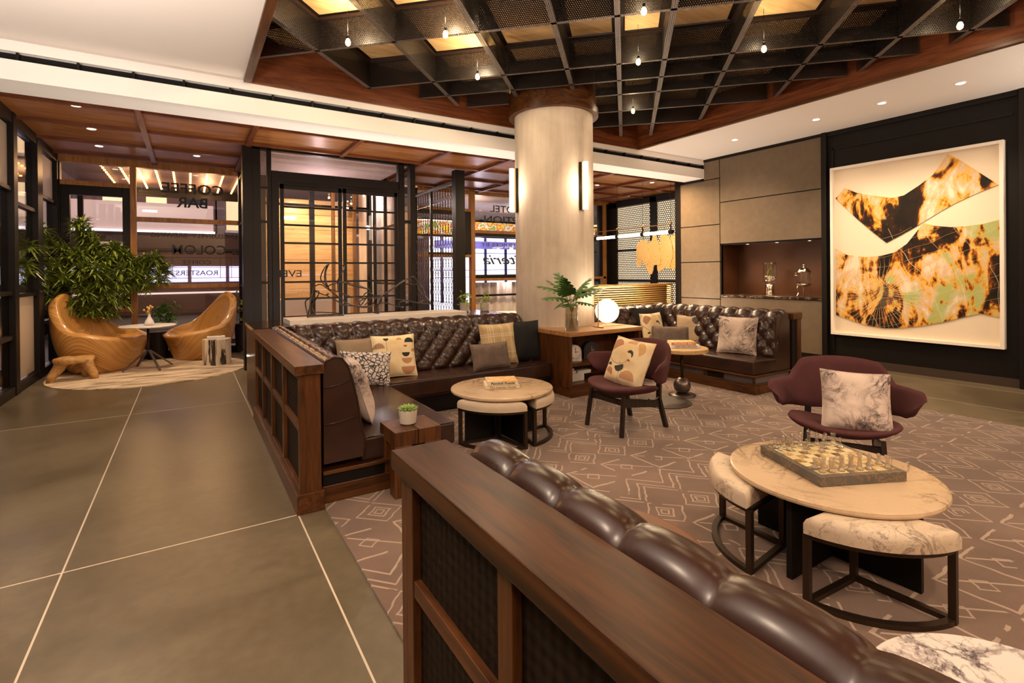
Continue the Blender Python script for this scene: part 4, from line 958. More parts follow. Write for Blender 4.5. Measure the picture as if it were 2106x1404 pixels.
box(ux0, ux0+0.02, 5.15, 5.46, 0.012, 0.735).build('side_panel', 'walnut_z', su)
# clocks on the upper shelf
M['wmarble'] = marble('white_marble', (0.80, 0.72, 0.64), (0.40, 0.34, 0.30), 9, 0.3, 0.05)
def clock(x, y, z, mat, handmat, rz, lab, r=0.088, h=0.21):
    t = thing('table_clock', lab, 'clock', (x, y, z), rz); n = 16
    pr_ = [(-r, 0), (r, 0), (r, h-r)]+[(r*math.cos(PI*k/n), h-r+r*math.sin(PI*k/n)) for k in range(1, n)]+[(-r, h-r)]
    N = len(pr_)
    B().add([(a, -0.05, b) for a, b in pr_]+[(a, 0.05, b) for a, b in pr_], [tuple(range(N)), tuple(range(N, 2*N))[::-1]]+[(i, N+i, N+(i+1) % N, (i+1) % N) for i in range(N)]).build('case', mat, t, bevel=0.004)
    cb_ = B(); vs = [(0.9*r*math.cos(2*PI*k/28), -0.054, h-r+0.9*r*math.sin(2*PI*k/28)) for k in range(28)]; v2 = [(a, -0.0495, c) for a, b, c in vs]
    cb_.add(vs+v2, [tuple(range(28)), tuple(range(28, 56))[::-1]]+[(i, 28+i, 28+(i+1) % 28, (i+1) % 28) for i in range(28)]).build('dial', mat, t)
    B().tube([(0.85*r*math.cos(2*PI*k/28), -0.055, h-r+0.85*r*math.sin(2*PI*k/28)) for k in range(28)], 0.0015, 5, True).build('dial_rim', 'vinyl', t)
    B().bar((0, -0.057, h-r-0.01), (0.0, -0.057, h-r+0.055), 0.003, 0.005).build('hand', handmat, t); B().bar((0, -0.059, h-r), (0.035, -0.059, h-r+0.006), 0.003, 0.006).build('hand', handmat, t)
clock(3.975, 4.86, 0.41, 'wmarble', 'vinyl', -0.25, 'white marble arched table clock on the upper shelf', 0.085, 0.20)
clock(4.27, 4.90, 0.41, plain('black_stone', (0.015, 0.014, 0.016), 0.5), 'gold', -0.25, 'black arched table clock with brass hands on the upper shelf', 0.105, 0.215)
box_w = thing('white_knot_object', 'white chunky interlocked block ornament on the lower shelf', 'ornament', (4.0, 4.88, 0.16))
for a in ((-0.09, 0.12, -0.05, 0.05, 0, 0.10), (-0.13, -0.02, -0.06, 0.06, 0.10, 0.14), (0.02, 0.24, -0.04, 0.06, 0.08, 0.125), (-0.11, -0.04, -0.05, 0.04, 0.14, 0.17)): box(*a).build('block', plain('white_ceramic', (0.78, 0.72, 0.68), 0.4) if 'white_ceramic' not in bpy.data.materials else bpy.data.materials['white_ceramic'], box_w, bevel=0.008)
# globe lamp
gl = thing('globe_table_lamp', 'glowing round globe lamp balanced on a slim brass frame on the shelf unit', 'lamp', (4.60, 4.93, 0.785))
B().sphere((0.0, 0.0, 0.205), 0.155, 36, 20).build('globe', 'globe', gl, smooth=True)
B().tube([(-0.16, -0.02, 0.015), (0.24, -0.02, 0.015)], 0.007, 8).build('base_bar', 'gold', gl); B().tube([(-0.16, -0.1, 0.008), (-0.16, 0.1, 0.008)], 0.008, 8).build('foot_bar', 'gold', gl)
B().tube([(-0.155, 0.0, 0.01), (-0.155, 0.0, 0.38)], 0.006, 8).build('stem', 'gold', gl)
light('POINT', (4.60, 4.72, 1.0), 5, (1, 0.85, 0.6), 0.1); light('POINT', (4.62, 4.93, 1.2), 5, (1, 0.85, 0.6), 0.06)
# vase with monstera
vz = thing('glass_vase', 'clear glass cylinder vase of water on the shelf unit', 'vase', (3.95, 4.86, 0.785))
B().lathe([(0.004, 0.002), (0.078, 0.002), (0.083, 0.01), (0.080, 0.32), (0.074, 0.32), (0.076, 0.015), (0.004, 0.012)], n=30, caps=False).build('glass', 'thinglass', vz, smooth=True)
B().lathe([(0.073, 0.014), (0.073, 0.20), (0.001, 0.20)], n=26).build('water', glass('water', (0.93, 0.96, 0.90), 0.08), vz)
def leafmat(name, a, b, rough=0.35):
    m = Mat(name); n = m.noise(m.coord()[3], 14, 3)
    m.set('Base Color', m.ramp(n.map(0.3, 0.7), [(0, a), (1, b)])).set('Roughness', rough).set('Subsurface Weight', 0.0); return m.mat
M['monstera'] = leafmat('monstera_leaf', (0.035, 0.10, 0.018), (0.09, 0.22, 0.035)); M['stem'] = leafmat('green_stem', (0.10, 0.14, 0.03), (0.2, 0.25, 0.06))
mo = thing('monstera_leaves', 'bunch of deep green split monstera leaves standing in the glass vase', 'plant', (3.95, 4.86, 0.80))
def monstera(L, W):
    """fenestrated leaf in the xy plane, tip on +x"""
    b = B(); lobes = 6
    cv = lambda x, y: -0.30*(x/L)**2*L*0.6-0.28*y*y/W
    for side in (-1, 1):
        for k in range(lobes):
            t = (k+0.5)/lobes; wd = W*(0.55+0.45*math.sin(PI*min(1, t*1.1)))*(1-0.45*t); x0, x1 = L*k/lobes, L*(k+0.97)/lobes; sw = L*(0.05+0.16*t)
            ys = (0.0, 0.30, 0.62, 0.86, 1.0); ht = (1.25, 1.10, 0.92, 0.72, 0.15); xc = (x0+x1)/2; hw = (x1-x0)/2
            lo = [(xc-hw*h_+sw*y_**1.5, side*wd*y_) for y_, h_ in zip(ys, ht)]; hi = [(xc+hw*h_+sw*y_**1.5, side*wd*y_) for y_, h_ in zip(ys, ht)]
            vs = [(x, y, cv(x, y)) for x, y in lo+hi]; n = len(lo)
            b.add(vs, [((i, n+i, n+i+1, i+1) if side < 0 else (i, i+1, n+i+1, n+i)) for i in range(n-1)])
    b.add([(L*0.9, 0.018, cv(L*0.9, 0)), (L*0.9, -0.018, cv(L*0.9, 0)), (L*1.2, 0, cv(L*1.2, 0))], [(0, 1, 2)])
    b.tube([(0, 0, cv(0, 0)+0.001), (L*0.5, 0, cv(L*0.5, 0)+0.001), (L, 0, cv(L, 0)+0.001)], 0.002, 4)
    return b
leafdirs = [(-0.95, -0.15, 0.20, 0.33, 0.40), (-0.85, 0.25, 0.42, 0.32, 0.46), (-0.70, -0.45, 0.55, 0.30, 0.44), (-0.40, -0.35, 0.55, 0.30, 0.46), (-0.15, 0.3, 0.65, 0.28, 0.46), (0.25, -0.30, 0.62, 0.26, 0.42), (0.60, -0.25, 0.50, 0.30, 0.42), (0.95, -0.05, 0.30, 0.34, 0.45), (0.25, -0.7, 0.0, 0.22, 0.36), (0.75, 0.35, 0.40, 0.28, 0.42), (-0.65, -0.6, 0.10, 0.28, 0.34), (-0.25, -0.75, 0.30, 0.26, 0.40), (-0.95, -0.4, -0.05, 0.28, 0.38), (0.45, -0.75, 0.35, 0.24, 0.42), (-0.55, 0.3, 0.7, 0.26, 0.44)]
for i, (dx, dy, dz, L, h) in enumerate(leafdirs):
    base = Vector((dx*0.10, dy*0.10, h-0.02)); d = Vector((dx, dy, dz)).normalized(); o = monstera(L, L*0.48).build('leaf', 'monstera', mo)
    side = d.cross(Vector((0,0,1))).normalized(); nrm = side.cross(d); rl = R.uniform(-0.6, 0.6); 
    nrm2 = (nrm*math.cos(rl)+side*math.sin(rl)).normalized(); yv = nrm2.cross(d)
    o.matrix_local = Matrix(((d.x, yv.x, nrm2.x, base.x), (d.y, yv.y, nrm2.y, base.y), (d.z, yv.z, nrm2.z, base.z), (0,0,0,1)))
    s_ = o.modifiers.new('thick', 'SOLIDIFY'); s_.thickness = 0.002
    B().tube([(-dx*0.04, -dy*0.04, 0.005), (0.0, 0.0, 0.2), tuple(base)], 0.0035, 6).build('stalk', 'stem', mo)
# ================================================================== SCATTER CUSHIONS
def cush_geo(w_, h_, t_, seed, corner=0.06):
    b = B(); N = 22
    def f(sign):
        def fn(i, j):
            u, v = 2*i-1, 2*j-1
            x = u*w_/2*(1-corner*(1-v*v)); z = v*h_/2*(1-corner*(1-u*u))
            pr = max(0.0, (1-u**4)*(1-v**4))**0.55
            wr_ = 0.012*mnoise.noise(Vector((x*7+seed, z*7, seed*3)))*pr+0.006*mnoise.noise(Vector((x*20+seed, z*20, 1)))*pr
            return (x, sign*(t_/2*pr+wr_), z+h_/2*1.0)
        return fn
    b.grid(N, N, f(-1)); b.grid(N, N, f(1), flip=True)
    return b
def cushion(lab, mat, loc, rz, tilt, w_=0.48, h_=0.48, t_=0.15, seed=1, spin=0.0, group=None, pipe=False):
    """local -Y is the front; tilt leans the top backwards (+Y)"""
    t = thing('throw_cushion', lab, 'cushion', loc, group=group)
    t.rotation_euler = (-tilt, spin, rz)
    t.rotation_mode = 'XYZ'
    cush_geo(w_, h_, t_, seed).build('cover', mat, t, smooth=True)
    e = 0.06
    pts = []
    for k in range(40):
        a = k/40*4; s, f_ = int(a), a-int(a); q = 2*f_-1
        u, v = [(q, -1), (1, q), (-q, 1), (-1, -q)][s]; pts.append((u*w_/2*(1-e*(1-v*v)), 0, v*h_/2*(1-e*(1-u*u))+h_/2))
    B().tube(pts, 0.004, 5, True).build('edge_piping', mat, t, smooth=True)
    return t
def absmat(name, seed):
    m = Mat(name); x, y, z, v = m.coord(); base = m.mix(m.noise(v, 4, 3).map(0.35, 0.7), (0.80, 0.58, 0.30), (0.88, 0.72, 0.48)); c = base
    rr = random.Random(seed)
    def halfdisc(c, cx, cz, r, ang, col, stripe=False, fill=0.5):
        dx, dz = x-cx, z-cz; rad = (dx*dx+dz*dz).sq().lt(r); hp = (dx*math.cos(ang)+dz*math.sin(ang)).gt(-r*fill*0.2)
        f = rad*hp
        if stripe: f = f*(((dx*math.sin(ang)+dz*math.cos(ang))*90.0).fr().map(0.4, 0.5, 0.55, 1.0))
        return m.mix(f*y.lt(0.02), c, col)
    rust, blk, tan = (0.42, 0.12, 0.04), (0.03, 0.025, 0.02), (0.62, 0.32, 0.10)
    c = halfdisc(c, -0.15, 0.36, 0.075, 2.2, rust, True, 1.6); c = halfdisc(c, 0.05, 0.30, 0.045, 1.0, blk, False, 0.0); c = halfdisc(c, 0.05, 0.285, 0.030, 1.0, (0.84, 0.66, 0.40), False, 3)
    c = halfdisc(c, -0.04, 0.17, 0.055, -1.2, blk, False, 0.9); c = halfdisc(c, 0.13, 0.37, 0.07, 0.4, tan, True, 0.2); c = halfdisc(c, 0.02, 0.41, 0.06, 1.57, (0.55, 0.25, 0.12), True, 0.1)
    c = halfdisc(c, -0.15, 0.09, 0.05, 1.2, rust, True, 0.5); c = halfdisc(c, 0.09, 0.06, 0.09, 1.57, (0.50, 0.20, 0.08), True, 0.0); c = halfdisc(c, 0.06, 0.235, 0.02, 1.57, rust, False, 0.6); c = halfdisc(c, -0.17, 0.16, 0.03, 1.57, blk, False, 0.0)
    d1 = (((x+0.08)*(x+0.08)+(z-0.36)*(z-0.36)).sq()-0.17).abs().lt(0.0022)*x.lt(0.03)
    l2 = (x+0.04+(z-0.1)*(z-0.1)*0.9-0.02*(z*14.0).sin()).abs().lt(0.0018)*z.lt(0.22); l3 = (x-0.03-(z-0.2)*0.25).abs().lt(0.0016)*z.lt(0.26)
    c = m.mix((d1+l2+l3).cl()*0.9, c, blk)
    m.set('Base Color', c).set('Roughness', 0.85).set('Sheen Weight', 0.2); m.bump(m.noise(v, 300, 2), 0.15, 0.002); return m.mat
M['abs1'] = absmat('abstract_cream_print', 3)
def absB():
    m = Mat('abstract_cream_print_b'); x, y, z, v = m.coord(); c = m.mix(m.noise(v, 4, 3).map(0.35, 0.7), (0.82, 0.62, 0.34), (0.88, 0.74, 0.50))
    def crescent(c, cx, cz, r, up, col, stripe=0):
        dx, dz = x-cx, z-cz; f = (dx*dx+dz*dz).sq().lt(r)*((dz*up).gt(0.0))
        if stripe: f = f*((dx*100.0).fr().map(0.4, 0.5, 0.5, 1.0))
        return m.mix(f, c, col)
    blk, rust, tan = (0.03, 0.025, 0.02), (0.45, 0.14, 0.05), (0.62, 0.28, 0.08)
    c = crescent(c, -0.09, 0.42, 0.03, -1, blk); c = crescent(c, 0.16, 0.36, 0.055, 1, blk); c = crescent(c, 0.05, 0.39, 0.03, 1, tan); c = crescent(c, 0.11, 0.33, 0.022, -1, rust)
    c = crescent(c, 0.11, 0.25, 0.045, -1, blk); c = crescent(c, 0.12, 0.19, 0.06, -1, rust, 1); c = crescent(c, -0.17, 0.31, 0.06, 1, (0.28, 0.12, 0.05), 1); c = crescent(c, 0.13, 0.10, 0.08, -1, rust, 1); c = crescent(c, 0.21, 0.26, 0.035, 1, tan)
    l = (x+0.09).abs().lt(0.0015)*z.gt(0.25)*z.lt(0.41); c = m.mix(l, c, blk)
    m.set('Base Color', c).set('Roughness', 0.85); return m.mat
M['abs2'] = absB()
def brush():
    m = Mat('black_white_strokes'); v = m.coord()[3]; d = m.voro(v, 26, 'DISTANCE_TO_EDGE'); n = m.noise(v, 20, 2)*0.12
    m.set('Base Color', m.mix((d+n).map(0.13, 0.16), (0.035, 0.03, 0.028), (0.62, 0.54, 0.50))).set('Roughness', 0.85); return m.mat
M['strokes'] = brush()
def plaid():
    m = Mat('tan_windowpane_check'); x, y, z, v = m.coord()
    c = m.mix(m.noise(v, 5, 2).map(0.3, 0.7), (0.48, 0.33, 0.16), (0.58, 0.42, 0.22))
    def ln(e, p): return (e-p).abs().lt(0.003)
    a = ln(x, -0.16).mx(ln(x, -0.13)).mx(ln(x, -0.09)).mx(ln(x, 0.02)).mx(ln(x, 0.045)).mx(ln(x, 0.14)).mx(ln(x, 0.16)).mx(ln(z, 0.34)).mx(ln(z, 0.365)).mx(ln(z, 0.14)).mx(ln(z, 0.08))
    m.set('Base Color', m.mix(a*0.8, c, (0.86, 0.74, 0.55))).set('Roughness', 0.9); m.bump(m.noise(v, 300, 2), 0.2, 0.002); return m.mat
M['plaid'] = plaid()
M['tweed'] = fabric('grey_brown_tweed', (0.07, 0.045, 0.035), (0.24, 0.17, 0.135), 260, 0.95, 0.5)
M['tan'] = fabric('plain_taupe_cloth', (0.24, 0.17, 0.105), (0.33, 0.24, 0.155), 350)
M['beige'] = fabric('beige_velvet', (0.42, 0.30, 0.18), (0.52, 0.38, 0.24), 200)
M['blackc'] = fabric('black_cloth', (0.007, 0.0065, 0.007), (0.013, 0.012, 0.012), 350)
M['marblec'] = marble('marble_print_cloth', (0.68, 0.54, 0.46), (0.045, 0.025, 0.028), 4.4, 0.75, 0.075, cloud=(0.50, 0.37, 0.32))
SZ = 0.392
cushion('plain taupe square cushion behind the stroke-patterned one on the left sofa', 'tan', (1.50, 5.35, SZ), 0.0, 0.28, 0.44, 0.44, 0.13, 1)
cushion('cream cushion with rust and black abstract shapes leaning on the left sofa tufting', 'abs2', (1.86, 5.26, SZ), -0.08, 0.30, 0.47, 0.46, 0.14, 2)
cushion('small rectangular black and grey brushstroke cushion on the left sofa corner', 'strokes', (1.45, 5.02, SZ+0.01), -0.22, 0.40, 0.50, 0.34, 0.13, 3, spin=0.08)
cushion('marble-print cushion standing against the channelled back beside the side table', 'marblec', (1.17, 3.98, SZ-0.005), 1.42, 0.30, 0.50, 0.48, 0.16, 4)
cushion('tan windowpane check cushion on the left sofa near the column', 'plaid', (3.18, 5.27, SZ), 0.0, 0.22, 0.50, 0.50, 0.14, 5)
cushion('small rectangular grey-brown tweed cushion in front of the check cushion', 'tweed', (2.96, 5.09, SZ), 0.05, 0.30, 0.52, 0.30, 0.12, 6)
cushion('plain black square cushion in the sofa corner against the shelf unit', 'blackc', (3.56, 5.32, SZ), -0.1, 0.16, 0.48, 0.50, 0.15, 7)
SB = 0.412
cushion('cream abstract-print cushion on the far sofa beside the shelf unit', 'abs1', (5.90, 5.28, SB), 0.10, 0.22, 0.50, 0.47, 0.14, 8)
cushion('plain black cushion tucked behind the others in the far sofa corner', 'blackc', (6.02, 5.46, SB+0.01), -0.35, 0.12, 0.62, 0.52, 0.08, 9)
cushion('small rectangular grey-brown tweed cushion on the far sofa', 'tweed', (5.92, 5.02, SB), -0.80, 0.30, 0.56, 0.29, 0.12, 10)
cushion('plain beige square cushion on the far sofa right of the tweed one', 'beige', (6.17, 4.84, SB), -1.10, 0.26, 0.47, 0.45, 0.14, 11)
cushion('marble-print cushion alone at the open end of the far sofa', 'marblec', (6.05, 4.05, SB), -1.28, 0.22, 0.50, 0.49, 0.14, 12)

# ================================================================== CHAIRS
M['plum'] = fabric('plum_wool', (0.055, 0.011, 0.012), (0.095, 0.021, 0.022), 320, 0.85, 0.2)
M['darkwood'] = wood('ebonised_wood', (0.014, 0.009, 0.007), (0.035, 0.020, 0.014), 'Z', 0.4)
def lounge_chair(lab, loc, rz):
    """faces local +X"""
    t = thing('winged_lounge_chair', lab, 'chair', loc, rz, 'plum winged lounge chairs')
    def seat(i, j):
        a = 2*PI*i; r = j*2 if j <= 0.5 else (1-j)*2; topf = j > 0.5
        c, s = math.cos(a), math.sin(a); ex = 2.4
        k = (abs(c)**ex+abs(s)**ex)**(-1/ex); x = c*k*0.29; y = s*k*0.345*(1+0.12*max(0, c)); r_ = r**0.8
        x *= r_; y *= r_
        dish = 0.07*(y/0.35)**2+0.03*max(0, x/0.29)**2-0.02*max(0, -x/0.29)
        th = 0.036*math.sqrt(max(0, 1-r_**6))
        return (x+0.02, y, 0.365+dish+(th if topf else -th*0.9-0.02*(1-r_)))
    B().grid(40, 20, seat, wrapu=True).build('seat', 'plum', t, smooth=True, sub=1)
    # back shell with folded wings
    def sm_(a, b, x): x = min(1, max(0, (x-a)/(b-a))); return x*x*(3-2*x)
    def prof(u):
        s = abs(u); top = 0.815-0.02*(s/0.4)**2*(s < 0.4)-(0.02 if s >= 0.4 else 0)
        top = top+(0.665-0.795)*sm_(0.40, 0.60, s) if s > 0.4 else top
        bot = 0.425+0.03*sm_(0.3, 0.7, s)+0.05*sm_(0.7, 1.0, s)
        if s > 0.86: k = (s-0.86)/0.14; top -= k*k*0.05; bot += k*k*0.05
        return top, bot
    N = 64; NV = 14
    def centre(u, v):
        s = abs(u); top_, bot = prof(u); z = bot+(top_-bot)*v
        y = s*0.60 if s < 0.5 else 0.30+0.12*math.sin((s-0.5)/0.5*PI/2)
        x = -0.30+0.09*(s/0.5)**2.4 if s < 0.5 else -0.21+0.28*(s-0.5)/0.5
        x -= (z-0.46)*0.30*(1-sm_(0.45, 0.9, s))
        y += 0.07*sm_(0.55, 0.95, s)*(v-0.3)
        return Vector((x, math.copysign(y, u) if u else 0.0, z))
    def shell(side):
        def fn(i, j):
            u = 2*i-1; v = j; e = 1e-3; c = centre(u, v); du = centre(min(1, u+e), v)-centre(max(-1, u-e), v); dv = centre(u, min(1, v+e))-centre(u, max(0, v-e))
            n_ = du.cross(dv); n_.normalize(); ed = max(0, (1-abs(u)**8))*max(0, 1-(2*v-1)**6)
            return c+n_*side*0.026*math.sqrt(ed)
        return fn
    B().grid(N, NV, shell(1)).grid(N, NV, shell(-1), flip=True).build('backrest', 'plum', t, smooth=True)
    for sy in (-1, 1):
        B().bar((0.275, sy*0.235, 0.0), (0.225, sy*0.215, 0.36), 0.03, 0.032).build('leg', 'darkwood', t)
        o = B(); pts = [(-0.31, sy*0.235, 0.0), (-0.235, sy*0.215, 0.28), (-0.245, sy*0.21, 0.44)]
        for a, b in zip(pts, pts[1:]): o.bar(a, b, 0.045, 0.028)
        o.build('leg', 'darkwood', t)
        B().add([(x, sy*0.215+w_, z) for w_ in (-0.011, 0.011) for x, z in ((0.235, 0.34), (0.225, 0.26), (-0.22, 0.20), (-0.235, 0.27), (-0.10, 0.285))], [(0,1,2,3,4), (9,8,7,6,5), (0,5,6,1), (1,6,7,2), (2,7,8,3), (3,8,9,4), (4,9,5,0)]).build('side_rail', 'darkwood', t)
        B().tube([(-0.10, sy*0.21, 0.29), (-0.16, sy*0.21, 0.262), (-0.24, sy*0.22, 0.30)], 0.006, 6).build('bracket', 'steel', t)
    box(0.20, 0.23, -0.21, 0.21, 0.27, 0.315).build('cross_rail', 'darkwood', t)
    return t
c1 = lounge_chair('plum upholstered winged chair with dark legs beside the first round table and shelf unit', (3.53, 3.55, 0.012), PI)
ang2 = math.atan2(-0.46, -0.89)
c2_ = dup(c1, (3.93, 1.80, 0.012), ang2, 'plum upholstered winged chair facing the chess table')
cushion('cream abstract-print cushion propped on the winged chair near the shelf unit', 'abs1', (3.50, 3.57, 0.405), -PI/2, 0.42, 0.50, 0.47, 0.15, 14, spin=0.06)
cushion('marble-print cushion propped on the winged chair behind the chess table', 'marblec', (3.76, 1.63, 0.405), ang2+PI/2+0.08, 0.42, 0.41, 0.42, 0.15, 15, spin=0.03)

# ================================================================== ROUND TABLES WITH NESTED OTTOMANS
M['marbletop'] = marble('honed_marble', (0.60, 0.43, 0.27), (0.22, 0.14, 0.085), 2.2, 0.25, 0.035, 0.1, cloud=(0.45, 0.31, 0.19))
M['pearlcloth'] = marble('marble_vinyl', (0.66, 0.52, 0.38), (0.24, 0.17, 0.125), 5.5, 0.5, 0.04, cloud=(0.54, 0.40, 0.27))
M['ribcloth'] = fabric('pale_ribbed_cloth', (0.52, 0.40, 0.28), (0.66, 0.53, 0.39), 160)
def nest_table(lab, cx, cy, r, zt, topmat):
    t = thing('round_coffee_table', lab, 'table', (cx, cy, 0.012))
    B().lathe([(0.01, zt-0.045), (r-0.02, zt-0.045), (r-0.004, zt-0.038), (r, zt-0.028), (r-0.003, zt-0.016), (r-0.02, zt-0.012), (0.01, zt-0.012)], n=72).build('top', topmat, t, smooth=False); sharp(t.children[0])
    box(-r+0.09, r-0.09, -0.014, 0.014, 0.0, zt-0.05).build('cross_panel', 'blackwall', t); box(-0.014, 0.014, -r+0.09, -0.0145, 0.0, zt-0.05).build('cross_panel', 'blackwall', t); box(-0.014, 0.014, 0.0145, r-0.09, 0.0, zt-0.05).build('cross_panel', 'blackwall', t)
    return t
def ottoman(lab, cx, cy, a0, a1, r, zt, mat, th=0.075):
    """sector stool with its apex at (cx, cy)"""
    t = thing('wedge_ottoman', lab, 'ottoman', (cx, cy, 0.012)); n = 14; ins = 0.05
    def sector(rr, ins_, inner=0.10):
        am = (a0+a1)/2; ap = (ins_*math.cos(am)*1.2+inner*math.cos(am), ins_*math.sin(am)*1.2+inner*math.sin(am)); out = [ap]
        da = ins_/rr
        for k in range(n+1):
            a = a0+da+(a1-a0-2*da)*k/n; out.append((rr*math.cos(a), rr*math.sin(a)))
        return out
    P0 = sector(r, 0.03); z1 = zt; z0 = zt-th
    rings = [(0.0, z0), (-0.0, z0+0.02), (0.0, z1-0.035), (-0.012, z1-0.015), (-0.035, z1-0.003), (-0.06, z1)]
    cxm = sum(p[0] for p in P0)/len(P0); cym = sum(p[1] for p in P0)/len(P0); b = B(); m_ = len(P0); vs = []
    for off, z in rings:
        for x, y in P0:
            d = math.hypot(x-cxm, y-cym); k = (d+off)/d; vs.append((cxm+(x-cxm)*k, cym+(y-cym)*k, z))
    fs = [(k*m_+i, k*m_+(i+1) % m_, (k+1)*m_+(i+1) % m_, (k+1)*m_+i) for k in range(len(rings)-1) for i in range(m_)]+[tuple(range(m_))[::-1], tuple(range((len(rings)-1)*m_, len(rings)*m_))]
    o = b.add(vs, fs).build('cushion', mat, t); sharp(o, 50)
    fr_z = z0-0.012
    def ring(z, rr):
        pts = [(rr*math.cos(a0+0.07+(a1-a0-0.14)*k/n), rr*math.sin(a0+0.07+(a1-a0-0.14)*k/n), z) for k in range(n+1)]
        bb = B()
        vs = []
        for k in range(n+1):
            a = a0+0.07+(a1-a0-0.14)*k/n
            for r2, dz in ((rr-0.015, -0.011), (rr+0.015, -0.011), (rr+0.015, 0.011), (rr-0.015, 0.011)): vs.append((r2*math.cos(a), r2*math.sin(a), z+dz))
        bb.add(vs, [(4*k+i, 4*k+(i+1) % 4, 4*k+4+(i+1) % 4, 4*k+4+i) for k in range(n) for i in range(4)]+[(3, 2, 1, 0), (4*n, 4*n+1, 4*n+2, 4*n+3)])
        return pts, bb
    pts, bb = ring(fr_z, r-0.03); am = (a0+a1)/2; ap = (0.13*math.cos(am), 0.13*math.sin(am))
    bb.bar((*ap, fr_z), pts[0], 0.025, 0.022).bar((*ap, fr_z), pts[-1], 0.025, 0.022); bb.build('top_frame', 'bronze', t)
    pts, bb = ring(0.011, r-0.03); bb.build('base_arc', 'bronze', t)
    B().bar((*ap, 0.011), pts[0], 0.028, 0.022).build('base_bar', 'bronze', t); B().bar((*ap, 0.011), pts[-1], 0.028, 0.022).build('base_bar', 'bronze', t)
    for p in (pts[0], pts[-1], (*ap, 0)): box(p[0]-0.014, p[0]+0.014, p[1]-0.014, p[1]+0.014, 0.0, fr_z).build('leg', 'bronze', t)
    return t
nest_table('round pale stone coffee table with two books, in front of the left sofa', 2.434, 4.022, 0.472, 0.45, M['marbletop'])
ottoman('pale ribbed wedge ottoman tucked under the book table, side nearer the wood block', 2.43, 4.015, PI+0.03, 1.5*PI-0.03, 0.485, 0.40, 'ribcloth')
ottoman('pale ribbed wedge ottoman tucked under the book table, side nearer the winged chair', 2.44, 4.015, 1.5*PI+0.03, 2*PI-0.03, 0.475, 0.40, 'ribcloth')
nest_table('round pale stone coffee table carrying the chess set', 2.825, 1.352, 0.485, 0.45, M['marbletop'])
ottoman('marble-look wedge ottoman pulled out from the chess table, towards the leather sofa and aisle', 2.78, 1.44, math.radians(96), math.radians(179), 0.50, 0.405, 'pearlcloth', 0.08)
ottoman('marble-look wedge ottoman pulled out in front of the chess table with open bronze base', 2.775, 1.27, math.radians(184), math.radians(264), 0.50, 0.405, 'pearlcloth', 0.08)
def bookmat(name, top, side): return plain(name, top, 0.6)
def book(lab, loc, rz, w_, d_, h_, cover, spine_txt=None, txtcol='vinyl', topmat=None):
    t = thing('book', lab, 'book', loc, rz)
    B().box(-w_/2, w_/2, -d_/2, d_/2, 0, 0.003).box(-w_/2, w_/2, -d_/2, d_/2, h_-0.003, h_).box(-w_/2, w_/2, -d_/2, -d_/2+0.003, 0, h_).build('cover', cover, t)
    box(-w_/2+0.004, w_/2-0.004, -d_/2+0.004, d_/2-0.004, 0.003, h_-0.003).build('pages', plain('paper_block', (0.80, 0.70, 0.55), 0.8) if 'paper_block' not in bpy.data.materials else bpy.data.materials['paper_block'], t)
    if topmat: box(-w_/2+0.002, w_/2-0.002, -d_/2+0.002, d_/2-0.002, h_, h_+0.0008).build('cover_picture', topmat, t)
    if spine_txt: text_mesh('spine_lettering', spine_txt, h_*0.85, txtcol, t, (0.0, -d_/2-0.001, h_*0.5), rx90, False, 0.0008, 'CENTER', 0.15, 0.0006, 1.0, w_*0.78)
    return t
M['cream'] = plain('cream_cover', (0.80, 0.66, 0.46), 0.5)
def covermat():
    m = Mat('orange_print_cover'); v = m.coord()[3]; n = m.noise(v, 22, 3)
    m.set('Base Color', m.ramp(n.map(0.35, 0.65), [(0, (0.75, 0.66, 0.50)), (0.4, (0.80, 0.62, 0.35)), (0.55, (0.85, 0.35, 0.03)), (1, (0.9, 0.55, 0.08))])).set('Roughness', 0.35); return m.mat
M['cover_or'] = covermat()
brz = math.atan2(-0.30, 0.29)
book('thick cream book, lower of two on the round table by the left sofa', (2.43, 4.03, 0.451), -0.42, 0.31, 0.25, 0.030, 'cream', 'The Interior Notes', 'tan')
book('cream book with orange cover picture and bold spine lettering, on the round table', (2.435, 4.035, 0.482), -0.42, 0.28, 0.23, 0.034, 'cream', 'Pendoll Puzzle', 'vinyl', M['cover_or'])
# --- chess set
cs = thing('chess_board', 'grey-edged resin chess board with mottled cream and dark squares on the round table', 'chess board', (2.872, 1.385, 0.451), math.radians(-25))
hs = 0.235
box(-hs, hs, -hs, hs, 0, 0.048).build('board', marble('board_resin', (0.11, 0.10, 0.085), (0.25, 0.16, 0.09), 14, 0.25, 0.05), cs, bevel=0.002)
chm = [marble('square_cream', (0.74, 0.60, 0.34), (0.45, 0.30, 0.10), 10, 0.2, 0.04), marble('square_dark', (0.10, 0.075, 0.05), (0.60, 0.42, 0.18), 22, 0.2, 0.14, cloud=(0.32, 0.14, 0.04))]
sq = 0.0515
for i in range(8):
    for j in range(8):
        x, y = (i-4)*sq, (j-4)*sq; box(x+0.0006, x+sq-0.0006, y+0.0006, y+sq-0.0006, 0.0478, 0.0492).build('square', chm[(i+j) % 2], cs)
M['crystal'] = glass('crystal', (0.97, 0.96, 0.93), 0.16, 0.02); M['crystal_f'] = glass('frosted_crystal', (0.96, 0.90, 0.74), 0.12, 0.15, 0.38)
